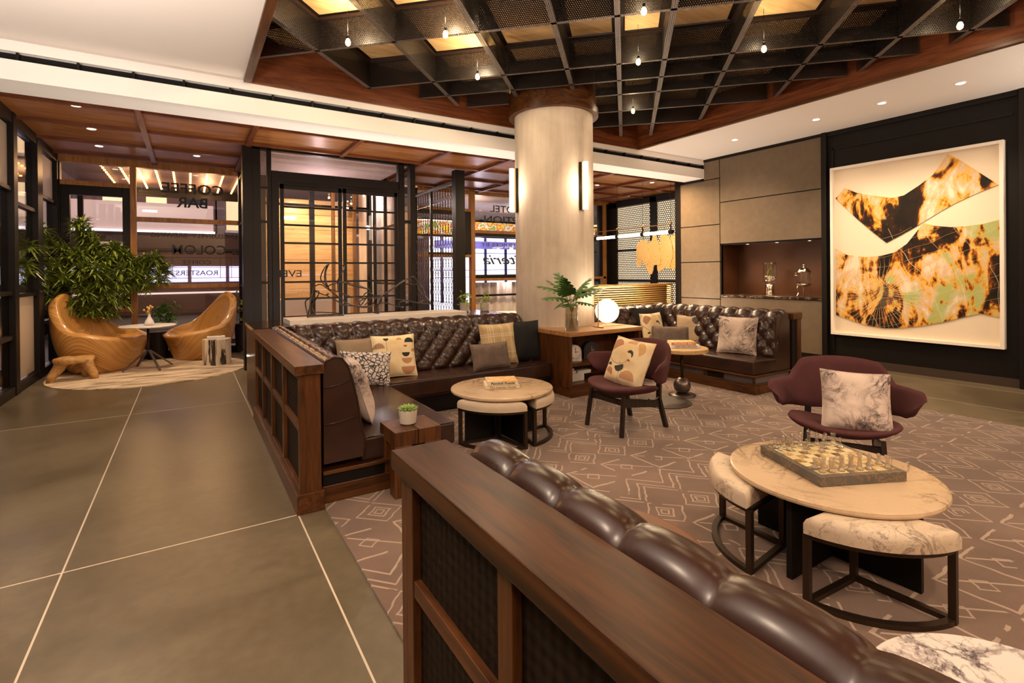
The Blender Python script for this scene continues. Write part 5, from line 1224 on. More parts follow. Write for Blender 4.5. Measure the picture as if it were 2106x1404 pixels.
def piece(kind):
    base = [(0.001, 0), (0.017, 0), (0.018, 0.004), (0.016, 0.008), (0.011, 0.012)]
    P = {'pawn': [(0.008, 0.022), (0.006, 0.032), (0.009, 0.035), (0.005, 0.037), (0.009, 0.042), (0.010, 0.047), (0.007, 0.053), (0.001, 0.056)],
         'rook': [(0.009, 0.025), (0.008, 0.045), (0.012, 0.05), (0.013, 0.062), (0.009, 0.062), (0.008, 0.058), (0.001, 0.058)],
         'bishop': [(0.009, 0.025), (0.006, 0.045), (0.011, 0.048), (0.006, 0.051), (0.010, 0.060), (0.008, 0.068), (0.002, 0.075), (0.003, 0.078), (0.001, 0.080)],
         'knight': [(0.010, 0.022), (0.011, 0.035), (0.013, 0.048), (0.010, 0.060), (0.005, 0.068), (0.001, 0.070)],
         'queen': [(0.010, 0.025), (0.006, 0.055), (0.012, 0.058), (0.007, 0.062), (0.013, 0.078), (0.006, 0.080), (0.004, 0.085), (0.001, 0.088)],
         'king': [(0.010, 0.028), (0.007, 0.060), (0.013, 0.064), (0.008, 0.068), (0.012, 0.082), (0.005, 0.086), (0.003, 0.094), (0.001, 0.098)]}
    return B().lathe(base+P[kind], n=14)
order = ['rook', 'knight', 'bishop', 'queen', 'king', 'bishop', 'knight', 'rook']; cache = {}
rot = Matrix.Rotation(math.radians(-25), 2); words = {'rook': 'castle-topped rook', 'knight': 'blunt knight', 'bishop': 'pointed bishop', 'queen': 'flared queen', 'king': 'tall king', 'pawn': 'small pawn'}
for side, mat, gname, adj in ((0, 'crystal_f', 'frosted glass chess pieces on the near edge', 'frosted glass'), (1, 'crystal', 'clear glass chess pieces on the far edge', 'clear glass')):
    for rank in range(2):
        for f_ in range(8):
            kind = order[f_] if rank == 0 else 'pawn'
            if (side, rank, f_) in ((0, 1, 2), (0, 1, 5), (1, 1, 6), (0, 0, 6)): continue
            j = (rank if side == 0 else 7-rank)
            if side == 1 and rank == 1 and f_ in (2, 4): j -= 1
            p = rot @ Vector(((f_-3.5)*sq, (j-3.5)*sq)); key = (kind, mat)
            if key in cache: o = cache[key].copy(); COL.objects.link(o)
            else: o = piece(kind).build('chess_'+kind, mat, None, smooth=True); cache[key] = o
            o.location = (2.872+p.x, 1.385+p.y, 0.5003)
            edge_w = 'near' if side == 0 else 'far'
            if kind == 'pawn': l = ['first', 'second', 'third', 'fourth', 'fifth', 'sixth', 'seventh', 'eighth'][f_]+' '+adj+' pawn from the sofa end, '+edge_w+' side of chess board'
            elif kind in ('queen', 'king'): l = adj+' '+words[kind]+' on the '+edge_w+' edge of the chess board'
            else: l = adj+' '+words[kind]+' at the '+('aisle' if f_ < 4 else 'artwork')+' end of the board\'s '+edge_w+' row'
            tag(o, l, 'chess piece', gname)

# --- wooden block side table with succulent
sd = thing('block_side_table', 'solid walnut side table with a slit top and four thick legs at the sofa end', 'side table', (1.295, 3.39, 0.012))
wz = 'walnut_z'
B().box(-0.165, -0.003, -0.155, 0.155, 0.34, 0.44).build('top_block', wz, sd, bevel=0.003); B().box(0.003, 0.165, -0.155, 0.155, 0.34, 0.44).build('top_block', wz, sd, bevel=0.003)
for sx in (-1, 1):
    for sy in (-1, 1): 
        x0_, x1_ = sorted((sx*0.165, sx*0.045)); y0_, y1_ = sorted((sy*0.155, sy*0.045)); box(x0_, x1_, y0_, y1_, 0.0, 0.341).build('leg', wz, sd, bevel=0.003)
pp_ = thing('succulent_pot', 'small concrete pot on the walnut block table', 'pot', (1.285, 3.40, 0.452))
B().lathe([(0.045, 0), (0.055, 0.006), (0.064, 0.085), (0.064, 0.098), (0.056, 0.098), (0.054, 0.085), (0.001, 0.083)], n=28).build('pot', plain('cast_concrete', (0.58, 0.50, 0.42), 0.75, bump=(40, 0.3)), pp_, smooth=False); sharp(pp_.children[0])
su_ = thing('succulent', 'bright green rosette succulent growing in the small concrete pot', 'plant', (1.285, 3.40, 0.452+0.083))
sm = Mat('succulent_green'); x, y, z, v = sm.coord(); sm.set('Base Color', sm.ramp(z.map(0.0, 0.06), [(0, (0.03, 0.09, 0.03)), (1, (0.34, 0.48, 0.08))])).set('Roughness', 0.4)
for ring_, (nn, rr, el) in enumerate(((11, 0.078, 0.28), (9, 0.066, 0.65), (7, 0.052, 1.0), (4, 0.035, 1.35))):
    for k in range(nn):
        a = 2*PI*k/nn+ring_*0.4; d = Vector((math.cos(a)*math.cos(el), math.sin(a)*math.cos(el), math.sin(el)*0.8)); pts = [Vector((0,0,0.0)), d*rr*0.35, d*rr*0.75+Vector((0,0,0.006)), d*rr+Vector((0,0,0.012))]
        B().tube(pts, [0.005, 0.011, 0.012, 0.001], 7).build('leaf', sm.mat, su_, smooth=True)

# --- ball-base bistro table by the far sofa with books
ft = thing('ball_base_table', 'round pale wood pedestal table with metal ball base at the far sofa', 'table', (4.98, 4.05, 0.012))
B().lathe([(0.01, 0.53), (0.295, 0.53), (0.30, 0.535), (0.30, 0.57), (0.295, 0.575), (0.01, 0.575)], n=56).build('top', M['ply'], ft); sharp(ft.children[0])
B().lathe([(0.021, 0.20), (0.021, 0.53)], n=16).build('stem', 'bronze', ft, smooth=True); B().sphere((0, 0, 0.118), 0.10, 32, 20).build('ball', plain('gunmetal', (0.20, 0.15, 0.13), 0.32, 0.8), ft, smooth=True)
B().lathe([(0.025, 0.20), (0.018, 0.225)], n=16).build('neck', 'bronze', ft, smooth=True)
B().lathe([(0.01, 0.0), (0.155, 0.0), (0.16, 0.006), (0.155, 0.016), (0.10, 0.024), (0.04, 0.03)], n=40).build('foot_plate', plain('foot_metal', (0.13, 0.10, 0.09), 0.35, 0.8), ft, smooth=True)
book('white book, lower of two on the pale wood pedestal table', (5.03, 4.08, 0.588), -0.60, 0.34, 0.25, 0.034, plain('white_cover', (0.82, 0.76, 0.70), 0.5), 'SOMETHING DELICIOUS', 'tan')
book('book with orange spine on top of the white one at the pale wood table', (5.02, 4.09, 0.623), -0.62, 0.29, 0.22, 0.030, plain('orange_cover', (0.80, 0.22, 0.05), 0.45), 'Domestic Bliss', 'plaster_white', M['cover_or'])
# thin dark disc on the rug behind the chair
tag(B().lathe([(0.01, 0.0125), (0.30, 0.0125), (0.30, 0.02), (0.01, 0.02)], 4.55, 3.95, 0, 40).build('dark_floor_disc', plain('disc_dark', (0.05, 0.035, 0.03), 0.4), None), 'thin dark round disc on the rug beside the pedestal table', 'base plate')

# ================================================================== COFFEE BAR CORNER (left)
def ovalrug():
    m = Mat('faded_round_rug'); v = m.scaled((1.3, 5.0, 1)); a = m.noise(v, 1.6, 6, 0.65, 0.8); b = m.noise(m.coord()[3], 120, 2)
    m.set('Base Color', m.ramp((a+b*0.1).map(0.38, 0.68), [(0, (0.20, 0.13, 0.08)), (0.4, (0.42, 0.30, 0.19)), (0.6, (0.62, 0.48, 0.32)), (1, (0.74, 0.60, 0.42))])).set('Roughness', 0.95); m.bump(b, 0.3, 0.003); return m.mat
tag(B().lathe([(0.01, 0.001), (1.30, 0.001), (1.30, 0.012), (0.01, 0.012)], -0.47, 9.78, 0, 72).build('round_rug', ovalrug(), None), 'round faded cream and brown rug under the carved wooden chairs', 'rug')
def stripwood():
    m = Mat('laminated_strips'); x, y, z, v = m.coord()
    dz, dy = z-0.68, y*1.0; rr = (dz*dz+dy*dy).sq(); n = m.noise(v, 3, 3)*0.05
    inner = (rr+n)*58.0; t = inner.fr(); n2 = m.noise(m.vec(inner.fl(), 0.0, 0.0), 2.3, 1)
    c = m.ramp((n2*0.8+t*0.2).map(0.3, 0.75), [(0, (0.36, 0.14, 0.03)), (1, (0.72, 0.40, 0.11))]); g = t.lt(0.14)
    m.set('Base Color', m.mix(g*0.7, c, (0.20, 0.075, 0.018))).set('Roughness', 0.32).set('Coat Weight', 0.35); m.bump(t.gt(0.14), 0.25, 0.003); return m.mat
M['strips'] = stripwood()
def tub_chair(lab, loc, rz, sc_=1.0, tall=1.0):
    """faces local +X; carved tub from stacked strips"""
    t = thing('carved_tub_chair', lab, 'chair', loc, rz, 'carved strip-wood tub chairs'); t.scale = (sc_, sc_, sc_)
    def rim(a):
        c = math.cos(a); back = max(0, -c)**1.3
        z = 0.44+0.12*(1-max(0, c))**1.0+0.50*tall*max(0, (-c-0.05))**1.6; r = 0.50+0.05*abs(math.sin(a)); return r, z
    def fn(i, j):
        a = 2*PI*i; r, z = rim(a); c, s = math.cos(a), math.sin(a); rb = 0.33+0.04*abs(s)
        if j < 0.5:
            k = j/0.5; rad = rb+(r-rb)*(k**0.6)+0.05*math.sin(PI*k); zz = z*k; x = c*rad-0.12*k*max(0, -c)*0.6
            if c > 0.55: x -= (c-0.55)*0.22*math.sin(PI*min(1, k*1.1)); 
            return (x, s*rad*1.06, zz)
        k = (j-0.5)/0.5; rad = (r-0.045)*(1-k)+0.0; seat = 0.34
        e = min(1, k/0.12); zz = z+0.015*math.sin(PI*e) if k < 0.12 else z-(z-seat)*(1-(1-(k-0.12)/0.88)**2.2)
        return (c*rad-0.12*max(0, -c)*0.6*(1-k), s*rad*1.06, zz)
    B().grid(72, 56, fn, wrapu=True).build('shell', 'strips', t, smooth=True)
    return t
tub_chair('carved tub chair of laminated honey wood strips beside the leafy plant', (-1.17, 10.42, 0.014), math.radians(-22), 1.12, 1.12)
tub_chair('carved tub chair of laminated honey wood strips beside the black and white log stool', (0.14, 10.95, 0.0), math.radians(205), 1.04, 1.25)
bt = thing('pedestal_bistro_table', 'small round marble-topped table on splayed metal legs between the carved chairs', 'table', (-0.57, 10.02, 0.013))
B().lathe([(0.01, 0.68), (0.375, 0.68), (0.385, 0.688), (0.385, 0.697), (0.38, 0.70), (0.01, 0.70)], n=56).build('top', M['wmarble'], bt); sharp(bt.children[0])
B().lathe([(0.025, 0.26), (0.018, 0.30), (0.018, 0.68)], n=14).build('stem', 'black', bt, smooth=True)
for k in range(4):
    a = math.radians(-62+90*k); B().bar((0.02*math.cos(a), 0.02*math.sin(a), 0.30), (0.36*math.cos(a), 0.36*math.sin(a), 0.012), 0.03, 0.02).build('leg', plain('grey_metal', (0.16, 0.14, 0.14), 0.35, 0.7) if 'grey_metal' not in bpy.data.materials else bpy.data.materials['grey_metal'], bt)
bv = thing('bud_vase', 'small white conical bud vase on the bistro table', 'vase', (-0.55, 10.0, 0.714))
B().lathe([(0.05, 0), (0.075, 0.012), (0.055, 0.07), (0.022, 0.13), (0.018, 0.165), (0.024, 0.172)], n=22).build('body', plain('vase_white', (0.72, 0.66, 0.64), 0.4), bv, smooth=True)
fb = thing('dried_flowers', 'sprig of dried yellow flowers in the white bud vase', 'flowers', (-0.55, 10.0, 0.86))
for k in range(7):
    a = R.random()*6.28; r_ = 0.03+0.05*R.random(); h = 0.07+0.09*R.random()
    B().tube([(0, 0, 0), (r_*math.cos(a)*0.5, r_*math.sin(a)*0.5, h*0.6), (r_*math.cos(a), r_*math.sin(a), h)], 0.002, 5).sphere((r_*math.cos(a), r_*math.sin(a), h), 0.017, 7, 5).build('flower', plain('dried_yellow', (0.62, 0.38, 0.08), 0.7) if 'dried_yellow' not in bpy.data.materials else bpy.data.materials['dried_yellow'], fb)
# petrified log stool with papers
def logmat():
    m = Mat('petrified_wood'); v = m.scaled((9, 9, 1.1)); a = m.noise(v, 1.2, 5, 0.6, 0.8)
    m.set('Base Color', m.ramp(a.map(0.38, 0.62), [(0, (0.03, 0.022, 0.018)), (0.35, (0.07, 0.05, 0.04)), (0.45, (0.62, 0.50, 0.36)), (1, (0.78, 0.66, 0.50))])).set('Roughness', 0.35); return m.mat
def logf(i, j):
    a = 2*PI*i; r = 0.205*(1+0.05*math.sin(3*a)+0.04*math.sin(7*a+1)); 
    return (r*math.cos(a), r*math.sin(a), j*0.42)
lg = thing('petrified_log_stool', 'black and cream streaked log stool beside the carved chair', 'stool', (0.38, 9.92, 0.013))
bl = B().grid(40, 10, logf, wrapu=True); bl.add([logf(i/40, 1) for i in range(40)], [tuple(range(40))]); bl.build('log', logmat(), lg)
tag(box(-0.14, 0.12, -0.06, 0.06, 0.0, 0.045).build('magazine_stack', plain('paper_white', (0.80, 0.74, 0.68), 0.6), None, bevel=0.002), 'thin stack of white magazines on the log stool', 'magazines').location = (0.38, 9.90, 0.434)
# root stool
def rootmat():
    m = Mat('root_wood'); v = m.coord()[3]; a = m.noise(v, 7, 5, 0.6, 2.0); m.set('Base Color', m.ramp(a.map(0.3, 0.7), [(0, (0.28, 0.12, 0.03)), (1, (0.62, 0.36, 0.12))])).set('Roughness', 0.45); return m.mat
rs = thing('root_wood_stool', 'low gnarled root wood stool with three stumpy legs at the rug edge', 'stool', (-1.42, 9.62, 0.013), 0.3)
def blob(i, j):
    a = 2*PI*i; ph = PI*(j-0.5); c = math.cos(ph); p = Vector((0.24*c*math.cos(a), 0.16*c*math.sin(a), 0.28+0.055*math.copysign(abs(math.sin(ph))**0.6, math.sin(ph))))
    return p*(1+0.10*mnoise.noise(p*7))
rt_m = rootmat(); B().grid(32, 14, blob, wrapu=True).build('top', rt_m, rs, smooth=True)
for x, y, bx, by in ((-0.17, 0.02, -0.27, -0.02), (0.15, -0.06, 0.21, -0.13), (0.12, 0.09, 0.16, 0.15)): B().tube([(x*0.8, y*0.8, 0.27), (x, y, 0.18), (bx*0.95, by*0.95, 0.07), (bx, by, 0.0)], [0.085, 0.072, 0.055, 0.045], 10).build('leg', rt_m, rs, smooth=True)
# big leafy plant
M['leafA'] = leafmat('dracaena_leaf', (0.06, 0.11, 0.012), (0.24, 0.28, 0.04), 0.30)
pt_ = thing('tall_leafy_plant', 'tall spreading plant with glossy narrow green leaves behind the carved chair', 'plant', (-1.48, 11.17, 0.0))
B().lathe([(0.17, 0), (0.20, 0.02), (0.23, 0.42), (0.21, 0.42), (0.20, 0.38), (0.01, 0.38)], n=30).build('pot', plain('pot_dark', (0.05, 0.04, 0.035), 0.5), pt_)
heads = [(-0.05, -0.1, 2.38), (0.08, -0.1, 2.12), (0.0, -0.05, 2.22), (0.40, -0.2, 1.98), (-0.28, -0.1, 1.95), (0.20, -0.3, 1.80), (-0.45, -0.2, 1.72), (0.65, -0.2, 1.75), (0.95, -0.25, 1.80), (1.10, -0.1, 1.62), (1.02, -0.35, 1.45), (0.8, -0.3, 1.58), (0.5, -0.4, 1.60), (0.0, -0.45, 1.62), (-0.2, -0.5, 1.45), (0.25, -0.5, 1.42), (0.62, -0.35, 1.36), (-0.42, -0.3, 1.42), (-0.48, 0.1, 2.05), (-0.5, -0.35, 1.22), (0.05, -0.6, 1.22), (0.35, -0.55, 1.15), (-0.15, -0.55, 1.05), (0.5, -0.4, 1.1), (0.25, -0.35, 0.95), (-0.3, -0.4, 1.15), (0.15, -0.2, 1.98), (-0.15, -0.3, 1.80), (0.78, -0.15, 1.62), (0.45, 0.05, 1.85), (0.33, -0.45, 0.88), (-0.5, -0.6, 1.55), (-0.52, -0.9, 1.75), (-0.5, -1.2, 1.95), (-0.52, -0.7, 2.0), (-0.5, -1.4, 1.65), (-0.52, -0.4, 2.25), (-0.5, -1.0, 1.4), (0.1, -0.4, 1.35), (0.35, -0.25, 1.65), (-0.05, -0.3, 1.45), (0.85, -0.3, 1.35), (0.2, -0.6, 1.6), (-0.3, -0.25, 1.6), (0.68, -0.4, 1.5)]
M['darkstem'] = plain('dark_stem', (0.05, 0.04, 0.015), 0.6)
for q in range(26):
    a_, b_ = R.choice(heads[:32]), R.choice(heads[:32])
    heads.append(tuple(0.5*(a_[i]+b_[i])+R.uniform(-0.05, 0.05) for i in range(3)))
def cluster(c, n, L, rr_):
    b = B()
    for k in range(n):
        a = rr_.random()*2*PI; el = rr_.uniform(-0.45, 1.25); d = Vector((math.cos(a)*math.cos(el), math.sin(a)*math.cos(el), math.sin(el))); l = L*rr_.uniform(0.7, 1.15)
        sd_ = d.cross(Vector((0,0,1)));
        if sd_.length < 0.05: sd_ = Vector((1,0,0))
        sd_.normalize(); w_ = 0.018*rr_.uniform(0.8, 1.3); c0 = Vector(c)+Vector((rr_.uniform(-.05,.05), rr_.uniform(-.05,.05), rr_.uniform(-.09,.05)))
        m1 = c0+d*l*0.45+Vector((0,0,0.0)); tip = c0+d*l+Vector((0,0,-l*0.32)); nn = sd_.cross(d)*0.006
        b.add([c0, m1+sd_*w_+nn, tip, m1-sd_*w_+nn, m1-nn], [(0, 1, 4), (1, 2, 4), (2, 3, 4), (3, 0, 4)])
    return b
rr_ = random.Random(3)
for h in heads:
    cluster(h, 84, 0.23, rr_).build('leaf_cluster', 'leafA', pt_)
    x, y, z = h; B().tube(cr([(0.0, 0.1, 0.38), (x*0.12, 0.12, 0.38+(z-0.38)*0.6), (x*0.55, y*0.5+0.02, 0.38+(z-0.38)*0.93), (x, y, z)], 4), 0.005, 5).build('branch', 'darkstem', pt_)
# plant behind the right carved chair
p2 = thing('low_potted_plant', 'dark broad-leaved plant between the bistro table and the carved chair', 'plant', (-0.50, 11.20, 0.0))
B().lathe([(0.13, 0), (0.16, 0.02), (0.18, 0.5), (0.16, 0.5), (0.01, 0.46)], n=24).build('pot', 'black', p2)
for k in range(26):
    a = R.random()*6.28; cc_ = (0.12+0.2*math.cos(a)*R.random(), -0.1+0.08*math.sin(a), 0.66+0.30*R.random()); cluster(cc_, 7, 0.17, rr_).build('leaf_cluster', 'monstera', p2)
p3 = thing('slender_potted_plant', 'small bright green plant behind the right carved chair at the glass', 'plant', (0.80, 11.26, 0.0))
B().lathe([(0.05, 0), (0.07, 0.55), (0.06, 0.55), (0.01, 0.5)], n=18).build('pot', 'black', p3)
for k in range(8): cluster((R.uniform(-0.06, 0.06), R.uniform(-0.1, 0.1), 0.62+0.07*k), 8, 0.13, rr_).build('leaf_cluster', 'leafA', p3)
# spots in this corner
light('SPOT', (-1.15, 9.7, 3.5), 75, WARM, 0.05, (-1.4, 10.95, 1.9), 50, 0.7)
light('SPOT', (-1.15, 9.3, 3.5), 70, WARM, 0.05, (-1.15, 10.3, 0.7), 55, 0.7); light('SPOT', (0.1, 10.0, 3.5), 45, WARM, 0.05, (0.1, 10.6, 0.5), 50, 0.7); light('SPOT', (-0.5, 8.7, 3.5), 55, SOFT, 0.05, (-0.45, 9.7, 0), 50, 0.6)

# items on the counter behind the sofa, by the column
for k, (x, y, lab) in enumerate(((3.45, 6.75, 'grey pot with bright leaves on the dark counter beside the column'), (3.72, 6.62, 'grey round pot with a small succulent on the dark counter beside the column'))):
    t = thing('counter_pot', lab, 'pot', (x, y, 0.931)); B().lathe([(0.06, 0), (0.07, 0.01), (0.072, 0.13), (0.06, 0.13), (0.01, 0.11)], n=22).build('pot', plain('pot_pale_'+str(k), (0.55, 0.47, 0.42), 0.6), t)
    for q in range(5): cluster((R.uniform(-0.03, 0.03), R.uniform(-0.03, 0.03), 0.15+0.02*q), 9, 0.11 if k == 0 else 0.06, rr_).build('leaf_cluster', 'succulent_mat' if False else sm.mat, t)
# moulded chair beyond the counter
mc = thing('moulded_shell_chair', 'pale mustard moulded shell chair beyond the counter by the black post', 'chair', (4.25, 7.75, 0.0), math.radians(200))
def shellf(i, j):
    a = -2.3+4.6*i; v = j; r = 0.24+0.05*v; h = 0.45+v*(0.12+0.26*max(0, math.cos(a))**1.5+0.10*abs(math.sin(a)))
    return (-r*math.cos(a), r*math.sin(a), h) 
ms = B().grid(28, 8, shellf).build('shell', plain('mustard_shell', (0.62, 0.36, 0.10), 0.4), mc, smooth=True); q = ms.modifiers.new('thick', 'SOLIDIFY'); q.thickness = 0.012
B().lathe([(0.01, 0.44), (0.24, 0.45), (0.24, 0.465), (0.01, 0.455)], n=24).build('seat', ms.data.materials[0], mc)
for sx in (-1, 1):
    for sy in (-1, 1): B().tube([(sx*0.12, sy*0.12, 0.45), (sx*0.22, sy*0.22, 0.0)], 0.012, 7).build('leg', 'darkwood', mc)
al = thing('alcove_table', 'small round white cafe table beyond the counter', 'table', (5.2, 8.3, 0.0))
B().lathe([(0.01, 0.72), (0.35, 0.72), (0.35, 0.74), (0.01, 0.74)], n=40).build('top', 'plaster_white', al); B().lathe([(0.22, 0), (0.22, 0.02), (0.03, 0.03), (0.025, 0.72)], n=24).build('base', 'black', al)

# ================================================================== OUTSIDE
for q in ((-4, 21, 6), (3, 21, 6), (9, 20, 6)): light('POINT', q, 500, (1.0, 0.72, 0.62), 0.4)  # unseen street lamps added to brighten pavement and facades
gd = struct('street', box(-30, 40, 11.6, 60, -0.25, -0.15), plain('asphalt', (0.05, 0.045, 0.05), 0.6))
struct('pavement', box(-30, 40, 11.62, 16.5, -0.149, -0.03), plain('pavement_grey', (0.18, 0.15, 0.14), 0.5))
mq = thing('marquee_canopy', 'street canopy outside the window with rows of glowing orange bulbs underneath', 'canopy', (0,0,0))
box(-2.2, 1.3, 11.75, 15.6, 3.72, 3.95).build('deck', plain('canopy_dark', (0.16, 0.09, 0.06), 0.5), mq)
box(-2.2, 1.3, 15.6, 15.7, 3.5, 4.1).build('fascia', 'black', mq)
for x in (-2.15, 1.25): box(x-0.05, x+0.05, 15.5, 15.6, -0.03, 3.72).build('post', 'black', mq)
bmesh_ = None; rows = [-1.43, -1.14, -0.85, -0.56, -0.26, 0.04, 0.34, 0.64, 0.95]
for x in rows:
    for k in range(13):
        y = 12.05+k*0.265
        if bmesh_ is None: bmesh_ = B().sphere((0, 0, 0), 0.023, 8, 6).build('bulb', 'marquee', mq, smooth=True); o = bmesh_
        else: o = bmesh_.copy(); COL.objects.link(o); o.parent = mq
        o.location = (x, y, 3.66)
for x, y in ((-0.9, 12.8), (0.4, 12.8), (-0.9, 14.6), (0.4, 14.6)): light('POINT', (x, y, 3.45), 35, (1, 0.55, 0.25), 0.15)
ecn = thing('backdrop_canopy', 'pale brown soffit added as lighter backdrop outside the reception window', 'canopy', (0,0,0))  # canopy and its lamps added to lighten the background of the lettering
box(1.4, 16.0, 11.7, 18.6, 3.70, 3.9).build('deck', plain('soffit_brown', (0.42, 0.31, 0.24), 0.6), ecn)
for x in (5.0, 10.2, 15.9): box(x-0.05, x+0.05, 18.3, 18.5, -0.149, 3.70).build('post', 'black', ecn)
light('POINT', (7.2, 13.2, 3.3), 22, (1, 0.8, 0.65), 0.15); light('POINT', (9.8, 15.2, 3.3), 30, (1, 0.8, 0.65), 0.15)
# buildings across the street
def facade(name, lab, x0, x1, y, h, col, nx, nz, lit, wz0=3.6, sx=1.0):
    t = thing(name, lab, 'building', (0,0,0)); box(x0, x1, y, y+6, -0.15, h).build('wall', plain(name+'_wall_'+str(int(x0*10)), col, 0.8), t)
    dx = (x1-x0)/nx; rl = random.Random(int(x0*7))
    a = plain('warm_window_'+str(int(x0*10)), (0.3, 0.2, 0.1), 0.4, emit=(1, 0.66, 0.35), es=lit); b = plain('dim_window_'+str(int(x0*10)), (0.04, 0.04, 0.06), 0.15)
    for i in range(nx):
        for j in range(nz):
            xx = x0+(i+0.25)*dx; zz = wz0+j*2.6
            if zz+1.5 > h: continue
            f = box(xx, xx+dx*0.5, y-0.05, y+0.02, zz, zz+1.5).build('window', a if rl.random() < 0.4 else b, t); box(xx-0.05, xx+dx*0.5+0.05, y-0.12, y, zz-0.12, zz).build('sill', 'plaster', f)
    return t
f1 = facade('brick_building', 'dark building across the street with lit windows, seen through the COFFEE BAR glass', -9, 1.0, 26.2, 12, (0.14, 0.08, 0.07), 7, 4, 1.3)
f2 = facade('stone_building', 'pale stone building across the street behind the vestibule', 1.1, 11.5, 27, 14, (0.22, 0.17, 0.18), 7, 4, 1.0)
f3 = facade('corner_building', 'dark corner building across the street behind the reception window', 11.6, 32, 25, 14, (0.10, 0.07, 0.09), 12, 4, 1.4)
f4 = facade('far_left_building', 'dark building down the street behind the left glass corner', -28, -9.1, 24, 13, (0.08, 0.06, 0.08), 11, 4, 1.0)
sh = thing('shopfront_awning', 'lit shopfront across the street with pale awning and violet sign strip', 'shopfront', (0,0,0))
box(-5.5, 0.9, 25.4, 25.9, 3.4, 4.5).build('awning', plain('awning_pale', (0.55, 0.42, 0.38), 0.7, emit=(1, 0.72, 0.62), es=0.22), sh)
box(-5.6, 0.95, 25.3, 25.42, 3.15, 3.38).build('light_strip', plain('strip_white', (0.8, 0.8, 0.8), 0.4, emit=(0.95, 0.92, 1.0), es=1.3), sh)
box(-5.5, 0.9, 25.75, 25.95, 1.0, 3.1).build('shop_window', plain('shop_glow', (0.3, 0.2, 0.1), 0.3, emit=(1, 0.62, 0.34), es=0.55), sh)
for k in range(6): box(-5.5+k*1.25, -5.42+k*1.25, 25.6, 25.74, 0.0, 3.1).build('pilaster', 'blackwall', sh)
bus = thing('city_bus', 'passing bus in the street with a lit violet-white window band', 'bus', (0,0,0))
box(-5.0, 4.0, 17.6, 19.8, 0.35, 2.2).build('body', plain('bus_body', (0.16, 0.10, 0.10), 0.3), bus, bevel=0.08)
for k in range(9): box(-4.8+k*0.97, -3.92+k*0.97, 17.56, 17.6, 1.32, 1.78).build('window', plain('bus_glow', (0.5, 0.5, 0.6), 0.3, emit=(0.70, 0.66, 1.0), es=1.3) if 'bus_glow' not in bpy.data.materials else bpy.data.materials['bus_glow'], bus)
box(-5.0, 4.0, 17.57, 17.6, 0.98, 1.03).build('trim_stripe', plain('stripe_light', (0.7, 0.6, 0.6), 0.3, emit=(1, 0.8, 0.7), es=0.8), bus)
box(-5.0, 4.0, 17.6, 19.8, 2.2, 2.75).build('roof', plain('bus_roof', (0.10, 0.07, 0.08), 0.3), bus, bevel=0.1)
for x in (-3.5, 2.6):
    wv = B().tube([(x, 17.58, 0.33), (x, 17.9, 0.33)], 0.47, 24); wv.build('wheel', 'void', bus)
# timber wall added in place of orange glass reflections, and a concrete column outside
tc = thing('reflection_wall', 'added timber-clad wall standing in for warm wood reflections in the vestibule doors', 'wall panel', (0,0,0))
for k in range(9): box(1.2, 3.75, 13.6, 13.66, -0.02+k*0.38, 0.352+k*0.38).build('board', 'ply', tc)
light('SPOT', (2.4, 12.1, 3.4), 230, (1, 0.66, 0.34), 0.1, (2.4, 13.6, 1.7), 110, 0.6)  # lamp added so the stand-in wall glows orange
ec = struct('column_outside', B().lathe([(0.48, -0.03), (0.48, 4.2)], 4.15, 13.0, 0, 40), 'column'); sharp(ec)
light('POINT', (3.9, 12.1, 3.3), 60, (1, 0.85, 0.8), 0.1)
# pale ledge added to brighten the view through the doors
lw = thing('added_ledge', 'pale ledge added outside the vestibule doors to brighten the view', 'added ledge', (0,0,0)); box(1.1, 3.3, 12.5, 12.9, -0.02, 0.95).build('ledge', plain('ledge_pale', (0.75, 0.62, 0.50), 0.6), lw, bevel=0.02)
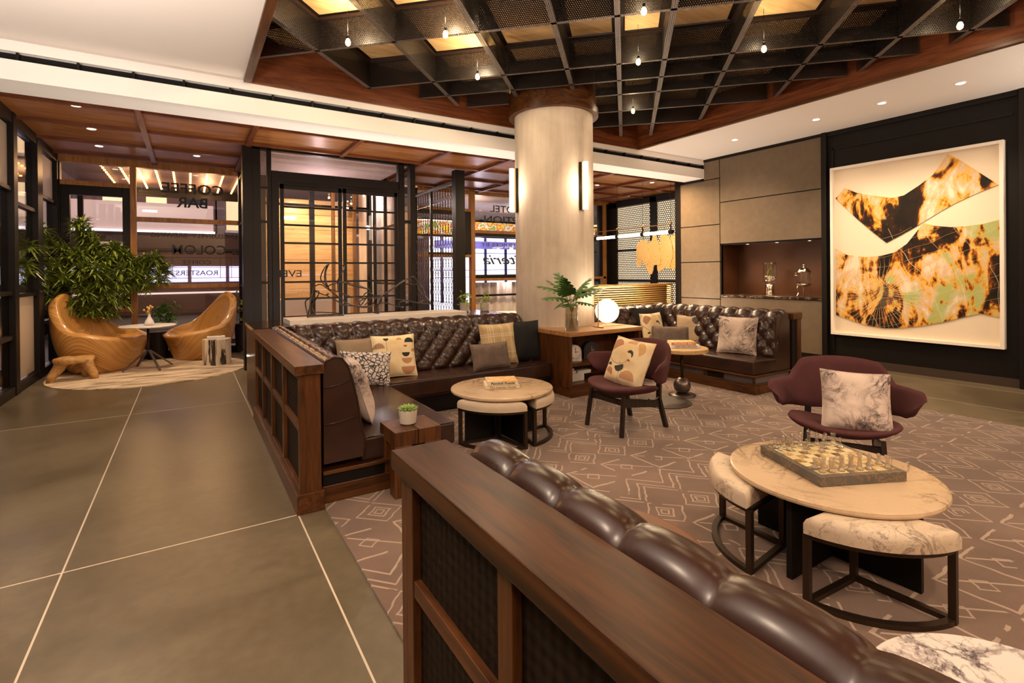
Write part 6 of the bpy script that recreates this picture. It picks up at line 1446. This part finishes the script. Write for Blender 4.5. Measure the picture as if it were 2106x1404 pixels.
# food poster and bright juice shop behind the reception window
def foodmat():
    m = Mat('food_poster'); v = m.coord()[3]; d = m.voro(v, 5.5); n = m.noise(v, 6, 4)
    c = m.ramp((d*0.6+n*0.6).map(0.3, 0.8), [(0, (0.75, 0.50, 0.05)), (0.4, (0.80, 0.38, 0.04)), (0.6, (0.45, 0.10, 0.03)), (0.8, (0.80, 0.70, 0.50)), (1, (0.30, 0.32, 0.06))])
    m.set('Base Color', c).set('Roughness', 0.4).set('Emission Color', c).set('Emission Strength', 0.9); return m.mat
M['food'] = foodmat()
ad = thing('food_billboard', 'long backlit billboard of yellow and orange fruit outside the reception window', 'billboard', (0,0,0))
box(5.6, 13.0, 14.0, 14.1, 2.68, 3.10).build('picture', M['food'], ad); box(5.5, 13.1, 14.1, 14.2, 2.62, 3.16).build('frame', 'black', ad)
for x in (5.55, 9.3, 13.0): box(x-0.04, x+0.04, 14.1, 14.18, -0.03, 2.6).build('post', 'black', ad)
js = thing('juice_shop_front', 'brilliantly lit white shop interior with menu boards outside the reception window', 'shopfront', (0,0,0))
box(6.9, 13.0, 16.0, 16.1, -0.02, 2.9).build('back_wall', plain('shop_white', (0.8, 0.8, 0.85), 0.5, emit=(0.88, 0.84, 1.0), es=1.6), js)
mb_ = plain('menu_dark', (0.03, 0.03, 0.12), 0.4)
for k in range(7): box(7.2+k*0.85, 7.28+k*0.85, 15.8, 15.86, 0.5, 2.75).build('post', mb_, js)
for z in (1.35, 1.6, 2.2): box(7.0, 13.0, 15.82, 15.84, z, z+0.02).build('shelf_line', mb_, js)
box(7.0, 13.0, 15.7, 15.9, 2.36, 2.62).build('header', plain('header_violet', (0.12, 0.10, 0.35), 0.4, emit=(0.4, 0.35, 0.9), es=0.35), js)
light('POINT', (8.0, 14.8, 2.4), 60, (0.85, 0.82, 1.0), 0.2)
# pale curtain panels low behind the reception glass
cu = thing('sheer_curtain', 'pale sheer curtain hanging behind the low reception window', 'curtain', (0,0,0))
def cf(i, j): x = 6.2+i*4.2; return (x, 11.75+0.05*math.sin(x*26), -0.028+j*1.28)
B().grid(200, 2, cf).build('cloth', plain('sheer', (0.75, 0.66, 0.62), 0.8), cu, smooth=True)
light('POINT', (7.2, 11.6, 1.25), 4, (1, 0.85, 0.75), 0.05)
